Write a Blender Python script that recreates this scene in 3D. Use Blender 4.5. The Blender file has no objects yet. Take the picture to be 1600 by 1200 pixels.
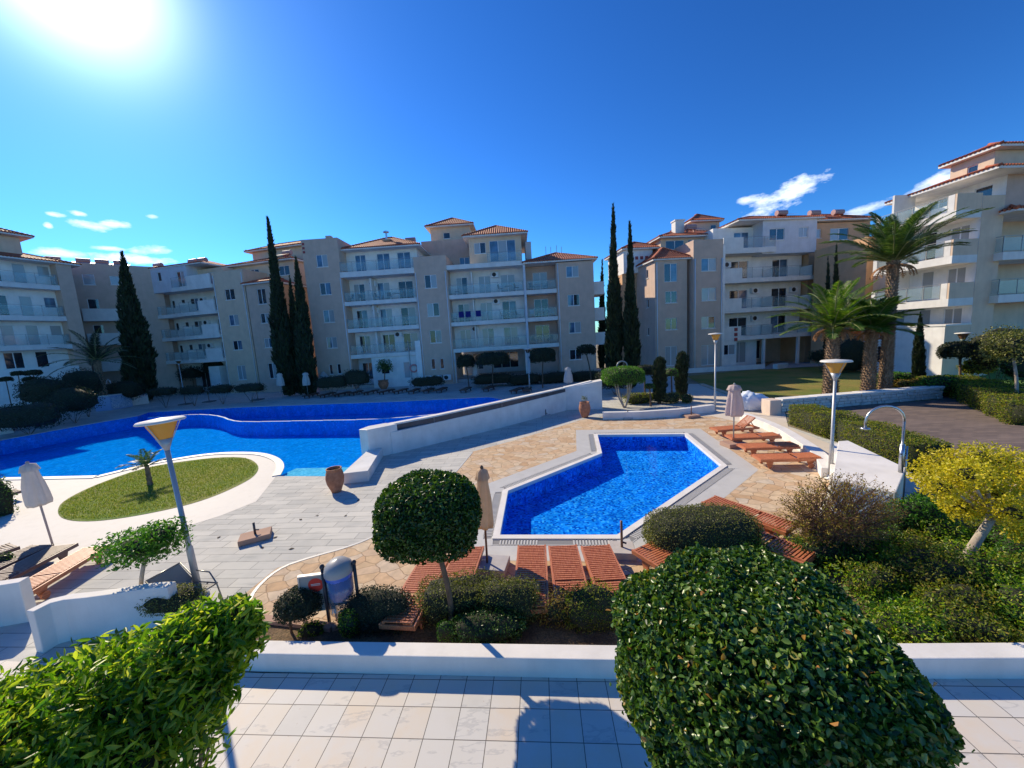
import bpy, bmesh, math, random
import numpy as np
from mathutils import Vector, Matrix
from mathutils.geometry import tessellate_polygon
random.seed(7); RNG = np.random.default_rng(7)
R = math.radians; PI = math.pi
# ------------------------------------------------------------------ camera
FPX = 570.0; EYE = 5.0; PITCH = R(7.25); ROLL = R(3.5)
fw = np.array([0, math.cos(PITCH), -math.sin(PITCH)])
_r0 = np.array([1.0, 0, 0]); _u0 = np.cross(_r0, fw)
rt = _r0 * math.cos(ROLL) - _u0 * math.sin(ROLL); up = np.cross(rt, fw)
S = bpy.context.scene
COL = S.collection
cam = bpy.data.cameras.new('camera'); co = bpy.data.objects.new('camera', cam); COL.objects.link(co)
co.matrix_world = Matrix(((rt[0], up[0], -fw[0], 0), (rt[1], up[1], -fw[1], 0), (rt[2], up[2], -fw[2], EYE), (0, 0, 0, 1)))
cam.sensor_width = 36; cam.lens = FPX / 1600 * 36; cam.clip_end = 3000; cam.clip_start = 0.05
S.camera = co
# ------------------------------------------------------------------ light
SUN_EL = R(33.8); SUN_AZ = R(-45.0)        # azimuth measured from +Y towards +X
SD = np.array([math.sin(SUN_AZ) * math.cos(SUN_EL), math.cos(SUN_AZ) * math.cos(SUN_EL), math.sin(SUN_EL)])
sl = bpy.data.lights.new('sun', 'SUN'); sl.energy = 4.2; sl.angle = R(0.53); sl.color = (1.0, 0.85, 0.62)
so = bpy.data.objects.new('sun', sl); COL.objects.link(so)
so.rotation_euler = Vector(SD).to_track_quat('Z', 'Y').to_euler()
W = bpy.data.worlds.new('World'); S.world = W; W.use_nodes = True
nt = W.node_tree; nt.nodes.clear()
def wn(t, **k):
    n = nt.nodes.new(t)
    for a, b in k.items(): setattr(n, a, b)
    return n
sky = wn('ShaderNodeTexSky', sky_type='NISHITA', sun_disc=False)
sky.sun_elevation = SUN_EL; sky.sun_rotation = SUN_AZ
sky.altitude = 0; sky.air_density = 1.0; sky.dust_density = 0.15; sky.ozone_density = 3.0
hs = wn('ShaderNodeHueSaturation'); hs.inputs['Saturation'].default_value = 1.1; hs.inputs['Value'].default_value = 1.0
nt.links.new(sky.outputs[0], hs.inputs['Color'])
tc = wn('ShaderNodeTexCoord')
def wmath(op, a, b=None, clamp=False):
    n = wn('ShaderNodeMath', operation=op, use_clamp=clamp)
    for i, v in enumerate((a, b)):
        if v is None: continue
        if isinstance(v, (int, float)): n.inputs[i].default_value = v
        else: nt.links.new(v, n.inputs[i])
    return n.outputs[0]
def wdot(v):
    n = wn('ShaderNodeVectorMath', operation='DOT_PRODUCT'); nt.links.new(tc.outputs['Generated'], n.inputs[0])
    n.inputs[1].default_value = tuple(float(q) for q in v); return n.outputs['Value']
# forward-scattered light round the sun (part of the sky, at infinity)
cs = wmath('MAXIMUM', wdot(SD), 0.0)
g1 = wmath('MULTIPLY', wmath('POWER', cs, 240.0), 12.0)
g2 = wmath('MULTIPLY', wmath('POWER', cs, 28.0), 0.5)
gl = wmath('ADD', g1, g2)
glc = wn('ShaderNodeMix', data_type='RGBA', blend_type='ADD'); glc.inputs[0].default_value = 1.0
mul = wn('ShaderNodeVectorMath', operation='SCALE'); mul.inputs[0].default_value = (0.95, 0.97, 1.0); nt.links.new(gl, mul.inputs['Scale'])
tint = wn('ShaderNodeMix', data_type='RGBA', blend_type='MULTIPLY'); tint.inputs[0].default_value = 1.0; tint.inputs[7].default_value = (0.50, 0.87, 1.13, 1); nt.links.new(hs.outputs[0], tint.inputs[6])
sk1 = wn('ShaderNodeVectorMath', operation='SCALE'); sk1.inputs['Scale'].default_value = 0.16; nt.links.new(tint.outputs[2], sk1.inputs[0])
gm_ = wn('ShaderNodeGamma'); gm_.inputs[1].default_value = 1.36; nt.links.new(sk1.outputs[0], gm_.inputs[0])
sk2 = wn('ShaderNodeVectorMath', operation='SCALE'); sk2.inputs['Scale'].default_value = 6.6; nt.links.new(gm_.outputs[0], sk2.inputs[0])
nt.links.new(sk2.outputs[0], glc.inputs[6]); nt.links.new(mul.outputs[0], glc.inputs[7])
# small clouds low in the sky
def unit(v): v = np.array(v, float); return v / np.linalg.norm(v)
def ray(x, y): return fw * FPX + rt * (x - 800) + up * (600 - y)
noi = wn('ShaderNodeTexNoise'); noi.inputs['Scale'].default_value = 26; noi.inputs['Detail'].default_value = 8; noi.inputs['Roughness'].default_value = .62
mp = wn('ShaderNodeMapping'); mp.inputs['Scale'].default_value = (1, 1, 2.2); nt.links.new(tc.outputs['Generated'], mp.inputs[0]); nt.links.new(mp.outputs[0], noi.inputs['Vector'])
nz = wmath('MULTIPLY', wmath('SUBTRACT', noi.outputs[0], 0.5), 4.0)
cl = None
for (px, py, wx, wy, tilt, amp) in [(1222, 309, 54, 20, -.35, 1.0), (1170, 312, 16, 7, 0, .7), (1345, 330, 34, 9, -.2, .7), (1478, 284, 50, 22, -.5, 1.0), (88, 335, 11, 4, 0, .9), (122, 334, 11, 4, .1, 1.0),
        (142, 353, 24, 8, .1, 1.0), (178, 350, 20, 7, -.1, .95), (75, 352, 5, 5, 0, .8), (238, 338, 9, 4, 0, .9), (165, 388, 22, 4, 0, .8), (232, 390, 24, 9, -.1, .8), (205, 404, 50, 8, 0, 1.0), (100, 396, 30, 7, 0, .7)]:
    d = unit(ray(px, py)); h = unit(np.cross(d, (0, 0, 1))); v = np.cross(h, d)
    c_, s_ = math.cos(tilt), math.sin(tilt)
    h2 = h * c_ - v * s_; v2 = v * c_ + h * s_
    k = FPX / abs(np.linalg.norm(ray(px, py)))**1 * 1.0
    sx = wx / np.linalg.norm(ray(px, py)); sy = wy / np.linalg.norm(ray(px, py))
    a = wmath('DIVIDE', wdot(h2), sx); b = wmath('DIVIDE', wdot(v2), sy)
    e = wmath('SUBTRACT', 1.0, wmath('ADD', wmath('MULTIPLY', a, a), wmath('MULTIPLY', b, b)))
    e = wmath('ADD', e, nz)
    e = wmath('MULTIPLY', wmath('MULTIPLY', e, amp), wmath('GREATER_THAN', wdot(d), 0.5), True)
    cl = e if cl is None else wmath('MAXIMUM', cl, e)
cm = wn('ShaderNodeMix', data_type='RGBA'); nt.links.new(wmath('MULTIPLY', cl, 0.9), cm.inputs[0]); nt.links.new(glc.outputs[2], cm.inputs[6]); cm.inputs[7].default_value = (7.5, 8.4, 9.6, 1)
bg = wn('ShaderNodeBackground'); bg.inputs['Strength'].default_value = 0.112
nt.links.new(cm.outputs[2], bg.inputs[0]); wo = wn('ShaderNodeOutputWorld'); nt.links.new(bg.outputs[0], wo.inputs[0])
S.view_settings.view_transform = 'Standard'; S.view_settings.look = 'None'; S.view_settings.gamma = 1; S.view_settings.exposure = 0.45
S.render.engine = 'CYCLES'; S.cycles.max_bounces = 8; S.cycles.transparent_max_bounces = 24; S.cycles.diffuse_bounces = 4
# ------------------------------------------------------------------ where things stand
def at(x, y, z=0.0):
    d = ray(x, y); p = np.array([0, 0, EYE]) + d * ((z - EYE) / d[2]); return Vector(p)
def G(x, y, z=0.0): p = at(x, y, z); return (p.x, p.y)
def hz(g, x, y):
    d = ray(x, y); return EYE + d[2] * math.hypot(*g) / math.hypot(d[0], d[1])
def dep(g, z=0.0): return float(np.dot(np.array([g[0], g[1], z - EYE]), fw))
def onD(x, y, D): return Vector(np.array([0, 0, EYE]) + ray(x, y) * (D / FPX))
# ------------------------------------------------------------------ object helpers
def tag(o, label=None, cat=None, group=None, kind=None):
    if label: o['label'] = label
    if cat: o['category'] = cat
    if group: o['group'] = group
    if kind: o['kind'] = kind
    return o
def empty(name, loc=(0, 0, 0), rz=0, label=None, cat=None, group=None):
    o = bpy.data.objects.new(name, None); COL.objects.link(o); o.location = loc; o.rotation_euler = (0, 0, rz); o.empty_display_size = .1
    return tag(o, label, cat, group)
def dup(o, loc, rz=0, label=None, group=None, scale=1.0):
    def cp(a, par):
        c = a.copy(); COL.objects.link(c)
        if par: c.parent = par
        for ch in [q for q in bpy.data.objects if q.parent == a]: cp(ch, c)
        return c
    r = cp(o, None); r.location = loc; r.rotation_euler = (0, 0, rz); r.scale = (scale,) * 3
    if label: r['label'] = label
    if group: r['group'] = group
    return r
class MB:
    def __init__(s): s.v = []; s.f = []; s.m = []
    def quad(s, *p, m=0):
        i = len(s.v); s.v += [tuple(q) for q in p]; s.f.append(tuple(range(i, i + len(p)))); s.m.append(m); return s
    def box(s, x0, x1, y0, y1, z0, z1, m=0, skip=''):
        i = len(s.v)
        s.v += [(x0, y0, z0), (x1, y0, z0), (x1, y1, z0), (x0, y1, z0), (x0, y0, z1), (x1, y0, z1), (x1, y1, z1), (x0, y1, z1)]
        F = {'b': (0, 3, 2, 1), 't': (4, 5, 6, 7), 'f': (0, 1, 5, 4), 'r': (1, 2, 6, 5), 'k': (2, 3, 7, 6), 'l': (3, 0, 4, 7)}
        for k, q in F.items():
            if k not in skip: s.f.append(tuple(i + a for a in q)); s.m.append(m)
        return s
    def obox(s, c, ax, ay, az, m=0):
        c = Vector(c); ax, ay, az = Vector(ax), Vector(ay), Vector(az); i = len(s.v)
        for k in ((-1, -1, -1), (1, -1, -1), (1, 1, -1), (-1, 1, -1), (-1, -1, 1), (1, -1, 1), (1, 1, 1), (-1, 1, 1)):
            s.v.append(tuple(c + ax * k[0] + ay * k[1] + az * k[2]))
        for q in ((0, 3, 2, 1), (4, 5, 6, 7), (0, 1, 5, 4), (1, 2, 6, 5), (2, 3, 7, 6), (3, 0, 4, 7)): s.f.append(tuple(i + a for a in q)); s.m.append(m)
        return s
    def bar(s, a, b, w, h, m=0, upv=(0, 0, 1)):
        a, b = Vector(a), Vector(b); d = (b - a); L = d.length; d.normalize(); u = Vector(upv)
        if abs(d.dot(u)) > .98: u = Vector((1, 0, 0))
        sd = d.cross(u).normalized(); u2 = sd.cross(d)
        return s.obox((a + b) / 2, d * L / 2, sd * w / 2, u2 * h / 2, m)
    def tube(s, pts, rad, n=8, m=0, cap=True):
        pts = [Vector(p) for p in pts]
        if not hasattr(rad, '__len__'): rad = [rad] * len(pts)
        i0 = len(s.v); prev = None
        for k, p in enumerate(pts):
            d = (pts[min(k + 1, len(pts) - 1)] - pts[max(k - 1, 0)]).normalized()
            if prev is None:
                a = Vector((1, 0, 0)) if abs(d.x) < .9 else Vector((0, 1, 0)); a = (a - d * a.dot(d)).normalized()
            else: a = (prev - d * prev.dot(d)).normalized()
            prev = a; b = d.cross(a)
            for j in range(n):
                t = 2 * PI * j / n; s.v.append(tuple(p + (a * math.cos(t) + b * math.sin(t)) * rad[k]))
        for k in range(len(pts) - 1):
            for j in range(n):
                q = (i0 + k * n + j, i0 + k * n + (j + 1) % n, i0 + (k + 1) * n + (j + 1) % n, i0 + (k + 1) * n + j); s.f.append(q); s.m.append(m)
        if cap:
            s.f.append(tuple(i0 + j for j in range(n))[::-1]); s.m.append(m)
            s.f.append(tuple(i0 + (len(pts) - 1) * n + j for j in range(n))); s.m.append(m)
        return s
    def lathe(s, prof, n=24, c=(0, 0, 0), m=0, fn=None):
        i0 = len(s.v)
        for (r, z) in prof:
            for j in range(n):
                t = 2 * PI * j / n; rr = r * (fn(t, z) if fn else 1)
                s.v.append((c[0] + rr * math.cos(t), c[1] + rr * math.sin(t), c[2] + z))
        for k in range(len(prof) - 1):
            for j in range(n):
                s.f.append((i0 + k * n + j, i0 + k * n + (j + 1) % n, i0 + (k + 1) * n + (j + 1) % n, i0 + (k + 1) * n + j)); s.m.append(m)
        return s
    def prism(s, poly, z0, z1, m=0, top=True, bottom=True):
        n = len(poly); i = len(s.v)
        if sum(poly[k][0] * poly[(k + 1) % n][1] - poly[(k + 1) % n][0] * poly[k][1] for k in range(n)) < 0: poly = poly[::-1]
        s.v += [(p[0], p[1], z0) for p in poly] + [(p[0], p[1], z1) for p in poly]
        for k in range(n): s.f.append((i + k, i + (k + 1) % n, i + n + (k + 1) % n, i + n + k)); s.m.append(m)
        for flag, o in ((bottom, 0), (top, n)):
            if flag:
                for t in tessellate_polygon([[Vector((p[0], p[1], 0)) for p in poly]]):
                    t = [i + o + a for a in t]
                    A, B, C = (Vector(s.v[a]) for a in t)
                    if ((B - A).cross(C - A).z > 0) != (o > 0): t = t[::-1]
                    s.f.append(tuple(t)); s.m.append(m)
        return s
    def sheet(s, poly, z, holes=(), m=0):
        loops = [[Vector((p[0], p[1], 0)) for p in poly]] + [[Vector((p[0], p[1], 0)) for p in h] for h in holes]
        i = len(s.v); flat = [p for l in loops for p in l]; s.v += [(p.x, p.y, z) for p in flat]
        for t in tessellate_polygon(loops):
            A, B, C = (flat[a] for a in t)
            if (B - A).cross(C - A).z < 0: t = t[::-1]
            s.f.append(tuple(i + a for a in t)); s.m.append(m)
        return s
    def panel(s, o, ax, n, L, z0, z1, holes=(), depth=.16, m=0):
        """upright wall face from o along ax, outward n, with real openings and reveals"""
        us = sorted({0.0, L} | {min(max(h[i], 0), L) for h in holes for i in (0, 1)}); zs = sorted({z0, z1} | {min(max(h[i], z0), z1) for h in holes for i in (2, 3)})
        P = lambda u, z, d=0: (o[0] + ax[0] * u - n[0] * d, o[1] + ax[1] * u - n[1] * d, z)
        flip = (ax[0] * n[1] - ax[1] * n[0]) > 0
        def q(*p): s.quad(*(p[::-1] if flip else p), m=m)
        for a, b in zip(us, us[1:]):
            for c, d in zip(zs, zs[1:]):
                if b - a < 1e-5 or d - c < 1e-5: continue
                if any(h[0] - 1e-5 <= a and b <= h[1] + 1e-5 and h[2] - 1e-5 <= c and d <= h[3] + 1e-5 for h in holes): continue
                q(P(a, c), P(b, c), P(b, d), P(a, d))
        for (a, b, c, d) in holes:
            q(P(a, c), P(a, c, depth), P(b, c, depth), P(b, c)); q(P(a, d), P(b, d), P(b, d, depth), P(a, d, depth))
            q(P(a, c), P(a, d), P(a, d, depth), P(a, c, depth)); q(P(b, c), P(b, c, depth), P(b, d, depth), P(b, d))
        return s
    def build(s, name, mats, parent=None, smooth=False, loc=None, rz=0, bevel=0):
        me = bpy.data.meshes.new(name); me.from_pydata(s.v, [], s.f)
        if not isinstance(mats, (list, tuple)): mats = [mats]
        for a in mats: me.materials.append(a)
        if len(mats) > 1: me.polygons.foreach_set('material_index', s.m)
        if smooth: me.polygons.foreach_set('use_smooth', [True] * len(me.polygons))
        me.update()
        return mkobj(name, me, parent, loc, rz, bevel)
def mkobj(name, me, parent=None, loc=None, rz=0, bevel=0):
    o = bpy.data.objects.new(name, me); COL.objects.link(o)
    if parent: o.parent = parent
    if loc is not None: o.location = loc
    o.rotation_euler = (0, 0, rz)
    if bevel:
        b = o.modifiers.new('bevel', 'BEVEL'); b.width = bevel; b.segments = 2; b.limit_method = 'ANGLE'; b.angle_limit = R(40)
    return o
# ------------------------------------------------------------------ materials
class Mat:
    def __init__(s, name):
        s.mat = bpy.data.materials.new(name); s.mat.use_nodes = True; s.t = s.mat.node_tree; s.t.nodes.clear()
        s.out = s.n('ShaderNodeOutputMaterial'); s.p = s.n('ShaderNodeBsdfPrincipled'); s.l(s.p.outputs[0], s.out.inputs[0])
        s.tcn = s.n('ShaderNodeTexCoord'); s.co = s.tcn.outputs['Object']
    def n(s, t, **k):
        q = s.t.nodes.new(t)
        for a, b in k.items(): setattr(q, a, b)
        return q
    def l(s, a, b): s.t.links.new(a, b)
    def mapping(s, scale=(1, 1, 1), rz=0, src=None, loc=(0, 0, 0)):
        q = s.n('ShaderNodeMapping'); q.inputs['Scale'].default_value = scale; q.inputs['Rotation'].default_value = (0, 0, rz); q.inputs['Location'].default_value = loc; s.l(src or s.co, q.inputs[0]); return q.outputs[0]
    def noise(s, scale, detail=4, src=None, rough=.55):
        q = s.n('ShaderNodeTexNoise'); q.inputs['Scale'].default_value = scale; q.inputs['Detail'].default_value = detail; q.inputs['Roughness'].default_value = rough
        s.l(src or s.co, q.inputs['Vector']); return q.outputs[0]
    def ramp(s, src, stops, interp='LINEAR'):
        q = s.n('ShaderNodeValToRGB'); s.l(src, q.inputs[0]); cr = q.color_ramp; cr.interpolation = interp
        while len(cr.elements) < len(stops): cr.elements.new(.5)
        for e, (p, c) in zip(cr.elements, stops): e.position = p; e.color = (*c, 1) if len(c) == 3 else c
        return q.outputs[0]
    def mix(s, f, a, b, blend='MIX'):
        q = s.n('ShaderNodeMix', data_type='RGBA', blend_type=blend)
        for i, v in ((0, f), (6, a), (7, b)):
            if isinstance(v, (int, float)): q.inputs[i].default_value = v
            elif isinstance(v, tuple): q.inputs[i].default_value = (*v, 1)
            else: s.l(v, q.inputs[i])
        return q.outputs[2]
    def math(s, op, a, b=None, clamp=False):
        q = s.n('ShaderNodeMath', operation=op, use_clamp=clamp)
        for i, v in enumerate((a, b)):
            if v is None: continue
            if isinstance(v, (int, float)): q.inputs[i].default_value = v
            else: s.l(v, q.inputs[i])
        return q.outputs[0]
    def color(s, c):
        if isinstance(c, tuple): s.p.inputs['Base Color'].default_value = (*c, 1)
        else: s.l(c, s.p.inputs['Base Color'])
    def rough(s, v): s.p.inputs['Roughness'].default_value = v
    def bump(s, h, st=.3, dist=.02):
        b = s.n('ShaderNodeBump'); b.inputs['Strength'].default_value = st; b.inputs['Distance'].default_value = dist; s.l(h, b.inputs['Height']); s.l(b.outputs[0], s.p.inputs['Normal'])
def sc(c, k): return tuple(min(1, q * k) for q in c)
def stucco(name, c, var=.12, rough=.85, scale=1.2, bump=.15):
    m = Mat(name); n = m.noise(scale, 6); n2 = m.noise(scale * 30, 3)
    st = m.noise(.6, 5, m.mapping((6, 6, .5)))
    a = m.ramp(n, [(.3, sc(c, 1 - var)), (.7, sc(c, 1 + var * .5))])
    m.color(m.mix(m.ramp(st, [(.5, (0, 0, 0)), (.8, (.35, .35, .35))]), a, sc(c, .72))); m.rough(rough); m.bump(n2, bump, .01); return m.mat
def plain(name, c, rough=.6, metal=0.0, var=.0, scale=4):
    m = Mat(name)
    if var: m.color(m.ramp(m.noise(scale, 5), [(.3, sc(c, 1 - var)), (.7, sc(c, 1 + var))]))
    else: m.color(c)
    m.rough(rough); m.p.inputs['Metallic'].default_value = metal; return m.mat
def leafmat(name, stops, trans=.35, rough=.42, tcol=None):
    m = Mat(name); g = m.n('ShaderNodeNewGeometry'); c = m.ramp(g.outputs['Random Per Island'], stops)
    n = m.noise(1.7, 3); c = m.mix(m.ramp(n, [(.35, (0, 0, 0)), (.7, (.5, .5, .5))]), c, m.mix(1.0, c, (1.25, 1.15, .7), 'MULTIPLY'))
    m.color(c); m.rough(rough); m.p.inputs['Specular IOR Level'].default_value = .45
    t = m.n('ShaderNodeBsdfTranslucent'); m.l(m.mix(1.0, c, tcol or (1.5, 1.7, .5), 'MULTIPLY'), t.inputs[0])
    x = m.n('ShaderNodeMixShader'); x.inputs[0].default_value = trans; m.l(m.p.outputs[0], x.inputs[1]); m.l(t.outputs[0], x.inputs[2]); m.l(x.outputs[0], m.out.inputs[0]); return m.mat
WHITE = stucco('white render', (.84, .82, .78)); WHITE2 = stucco('white painted wall', (.77, .745, .70), .13)
PALE = stucco('pale blue grey render', (.62, .64, .68)); TAN = stucco('tan render', (.62, .45, .35)); BEIGE = stucco('beige render', (.72, .54, .39))
PINK = stucco('pinkish render', (.58, .41, .33)); ORANGE = stucco('ochre render', (.64, .38, .21)); REDT = plain('red tile', (.32, .05, .05), .5)
FRAME = plain('white aluminium', (.75, .76, .78), .4); METAL = plain('steel', (.55, .56, .58), .3, .9); GREYM = plain('grey painted metal', (.30, .31, .31), .45, .3, .1)
DARKM = plain('dark painted metal', (.03, .035, .05), .45); BLACK = plain('black plastic', (.015, .015, .018), .5)
CONC = stucco('concrete', (.5, .48, .45), .15); BRICKY = stucco('reddish concrete', (.45, .28, .20), .15)
CLAYC = (.42, .20, .12)
def mk_glass(name, c, mixf, rough=.05):
    m = Mat(name); m.color(c); m.rough(rough); m.p.inputs['Specular IOR Level'].default_value = .8
    t = m.n('ShaderNodeBsdfTransparent'); x = m.n('ShaderNodeMixShader'); x.inputs[0].default_value = mixf
    m.l(t.outputs[0], x.inputs[1]); m.l(m.p.outputs[0], x.inputs[2]); m.l(x.outputs[0], m.out.inputs[0]); return m.mat
RAILG = mk_glass('greenish rail glass', (.42, .58, .58), .2)
def mk_pane(name, c, rough=.06):
    m = Mat(name); n = m.noise(.8, 3); m.color(m.ramp(n, [(.35, sc(c, .6)), (.65, sc(c, 1.5))])); m.rough(rough); m.p.inputs['Specular IOR Level'].default_value = .9; return m.mat
DGLASS = mk_pane('dark window glass', (.02, .028, .04)); BGLASS = mk_pane('blue window glass', (.08, .15, .24))
def mk_curt():
    m = Mat('curtain behind glass'); w = m.n('ShaderNodeTexWave', wave_type='BANDS', bands_direction='X'); w.inputs['Scale'].default_value = 5; w.inputs['Distortion'].default_value = 1.5; m.l(m.co, w.inputs[0])
    m.color(m.ramp(w.outputs[1], [(0, (.22, .24, .25)), (1, (.48, .50, .50))])); m.rough(.15); m.p.inputs['Specular IOR Level'].default_value = .8; return m.mat
CURT = mk_curt()
def mk_roof():
    m = Mat('terracotta roof tiles'); w = m.n('ShaderNodeTexWave', wave_type='BANDS', bands_direction='X'); w.inputs['Scale'].default_value = 1.25; m.l(m.co, w.inputs[0])
    w2 = m.n('ShaderNodeTexWave', wave_type='BANDS', bands_direction='Y', wave_profile='SAW'); w2.inputs['Scale'].default_value = .9; m.l(m.co, w2.inputs[0])
    n = m.noise(3.5, 6); c = m.ramp(n, [(.3, (.36, .07, .035)), (.5, (.50, .12, .05)), (.72, (.60, .21, .10))])
    c = m.mix(m.ramp(w.outputs[1], [(0, (.55, .55, .55)), (.35, (0, 0, 0))]), c, (.16, .05, .03)); m.color(c); m.rough(.75)
    m.bump(m.math('ADD', w.outputs[1], m.math('MULTIPLY', w2.outputs[1], .4)), 1.0, .09); return m.mat
ROOF = mk_roof()
def mk_wood(name, a, b, c):
    m = Mat(name); n = m.noise(7, 6, m.mapping((1, 9, 9))); m.color(m.ramp(n, [(.3, a), (.5, b), (.72, c)])); m.rough(.42); m.bump(n, .2, .004); return m.mat
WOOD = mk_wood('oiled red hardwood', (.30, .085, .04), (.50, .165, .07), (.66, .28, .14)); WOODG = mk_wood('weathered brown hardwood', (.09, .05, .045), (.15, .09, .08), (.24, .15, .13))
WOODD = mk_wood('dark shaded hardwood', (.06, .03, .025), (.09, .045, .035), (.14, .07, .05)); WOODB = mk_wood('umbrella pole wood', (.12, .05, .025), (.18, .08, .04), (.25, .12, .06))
def mk_bark(name, a, b, sc_=12):
    m = Mat(name); n = m.noise(sc_, 8, m.mapping((1, 1, .35))); m.color(m.ramp(n, [(.3, a), (.7, b)])); m.rough(.9); m.bump(n, .8, .02); return m.mat
BARK = mk_bark('brown bark', (.07, .04, .025), (.22, .14, .09)); BARKP = mk_bark('pale bark', (.25, .20, .16), (.48, .42, .34))
PBARK = mk_bark('palm trunk fibre', (.13, .075, .045), (.36, .25, .17), 9); DRY = plain('dried palm sheath', (.42, .20, .09), .9, 0, .3)
def canvas(name, c):
    m = Mat(name); c2 = m.ramp(m.noise(4, 5), [(.3, sc(c, .93)), (.7, sc(c, 1.07))]); m.color(c2); m.rough(.9); t = m.n('ShaderNodeBsdfTranslucent'); m.l(c2, t.inputs[0]); x = m.n('ShaderNodeMixShader'); x.inputs[0].default_value = .45; m.l(m.p.outputs[0], x.inputs[1]); m.l(t.outputs[0], x.inputs[2]); m.l(x.outputs[0], m.out.inputs[0]); return m.mat
CANV = canvas('cream canvas', (.78, .60, .40)); CANW = canvas('white canvas', (.74, .70, .66)); CANR = canvas('pinkish grey canvas', (.70, .58, .54))
# ------------------------------------------------------------------ ground materials
TH = R(-4.5)
def mk_decktile():
    m = Mat('grey stone deck tiles'); v = m.mapping((1, 1, 1), -TH)
    b = m.n('ShaderNodeTexBrick'); b.offset = .37; b.inputs['Scale'].default_value = 1; b.inputs['Brick Width'].default_value = .95; b.inputs['Row Height'].default_value = .31; b.inputs['Mortar Size'].default_value = .008; b.inputs['Mortar Smooth'].default_value = .2
    b.inputs['Color1'].default_value = (.45, .455, .425, 1); b.inputs['Color2'].default_value = (.60, .595, .54, 1); b.inputs['Mortar'].default_value = (.13, .13, .125, 1); b.inputs['Bias'].default_value = .1
    m.l(v, b.inputs[0]); n = m.noise(1.3, 7); n2 = m.noise(.35, 4)
    st = m.noise(2.2, 8, m.mapping((.5, 3, 1), -TH + .2))
    c = m.mix(m.ramp(n, [(.4, (0, 0, 0)), (.7, (.55, .55, .55))]), b.outputs[0], (.66, .645, .58)); c = m.mix(m.ramp(st, [(.56, (0, 0, 0)), (.7, (.45, .45, .45))]), c, (.30, .32, .31))
    c = m.mix(1.0, c, m.ramp(n2, [(.3, (.86, .87, .88)), (.7, (1.05, 1.03, 1))]), 'MULTIPLY'); m.color(c); m.rough(.8); m.p.inputs['Specular IOR Level'].default_value = .2; m.bump(b.outputs[1], -.4, .01); return m.mat
def mk_crazy():
    m = Mat('crazy paving'); dn = m.n('ShaderNodeTexNoise'); dn.inputs['Scale'].default_value = 1.6; m.l(m.co, dn.inputs['Vector'])
    vm = m.n('ShaderNodeVectorMath', operation='MULTIPLY_ADD'); m.l(dn.outputs['Color'], vm.inputs[0]); vm.inputs[1].default_value = (.35, .35, 0); m.l(m.co, vm.inputs[2])
    mpn = m.mapping((2.5, 3.1, 0), .4, vm.outputs[0])
    e = m.n('ShaderNodeTexVoronoi', feature='DISTANCE_TO_EDGE', voronoi_dimensions='2D'); e.inputs['Scale'].default_value = 1; m.l(mpn, e.inputs['Vector'])
    f = m.n('ShaderNodeTexVoronoi', feature='F1', voronoi_dimensions='2D'); f.inputs['Scale'].default_value = 1; m.l(mpn, f.inputs['Vector'])
    sep = m.n('ShaderNodeSeparateColor'); m.l(f.outputs['Color'], sep.inputs[0])
    c = m.ramp(sep.outputs[0], [(0, (.54, .36, .21)), (.25, (.62, .45, .28)), (.5, (.66, .53, .37)), (.75, (.60, .41, .25)), (1, (.63, .54, .42))])
    n = m.noise(5, 8); c = m.mix(1.0, c, m.ramp(n, [(.3, (.78, .78, .78)), (.7, (1.1, 1.08, 1.05))]), 'MULTIPLY')
    j = m.ramp(e.outputs[0], [(.012, (.8, .8, .8)), (.04, (0, 0, 0))]); m.color(m.mix(j, c, (.28, .19, .12))); m.rough(.85); m.p.inputs['Specular IOR Level'].default_value = .2; m.bump(m.ramp(e.outputs[0], [(0, (0, 0, 0)), (.05, (1, 1, 1))]), .4, .012); return m.mat
def mk_marble():
    m = Mat('marble terrace tiles'); v = m.mapping((1, 1, 1), -TH, None, (.1, .13, 0))
    b = m.n('ShaderNodeTexBrick'); b.offset = 0; b.inputs['Scale'].default_value = 1; b.inputs['Brick Width'].default_value = .405; b.inputs['Row Height'].default_value = .405; b.inputs['Mortar Size'].default_value = .0055; b.inputs['Mortar Smooth'].default_value = .1
    b.inputs['Color1'].default_value = (0, 0, 0, 1); b.inputs['Color2'].default_value = (1, 1, 1, 1); b.inputs['Mortar'].default_value = (.5, .5, .5, 1)
    m.l(v, b.inputs[0])
    bv = m.n('ShaderNodeVectorMath', operation='MULTIPLY_ADD'); m.l(b.outputs[0], bv.inputs[0]); bv.inputs[1].default_value = (9, 7, 5); m.l(m.co, bv.inputs[2])
    n = m.noise(1.6, 9, bv.outputs[0], .62); n2 = m.noise(1.3, 8, m.mapping((1, 3.2, 1), .9, bv.outputs[0]), .6)
    c = m.ramp(b.outputs[0], [(0, (.52, .52, .50)), (.3, (.62, .58, .51)), (.6, (.65, .56, .45)), (.8, (.64, .60, .53)), (1, (.57, .57, .55))])
    c = m.mix(m.ramp(n, [(.42, (0, 0, 0)), (.62, (.8, .8, .8))]), c, (.62, .60, .56)); c = m.mix(m.ramp(n2, [(.57, (0, 0, 0)), (.60, (.35, .35, .35)), (.63, (0, 0, 0))]), c, (.27, .28, .30))
    sp = m.noise(14, 3); c = m.mix(m.ramp(sp, [(.70, (0, 0, 0)), (.76, (.5, .5, .5))]), c, (.40, .30, .22))
    m.color(m.mix(b.outputs[1], c, (.12, .11, .10))); m.rough(.6); m.p.inputs['Specular IOR Level'].default_value = .3; m.bump(b.outputs[1], -.4, .006); return m.mat
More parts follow.
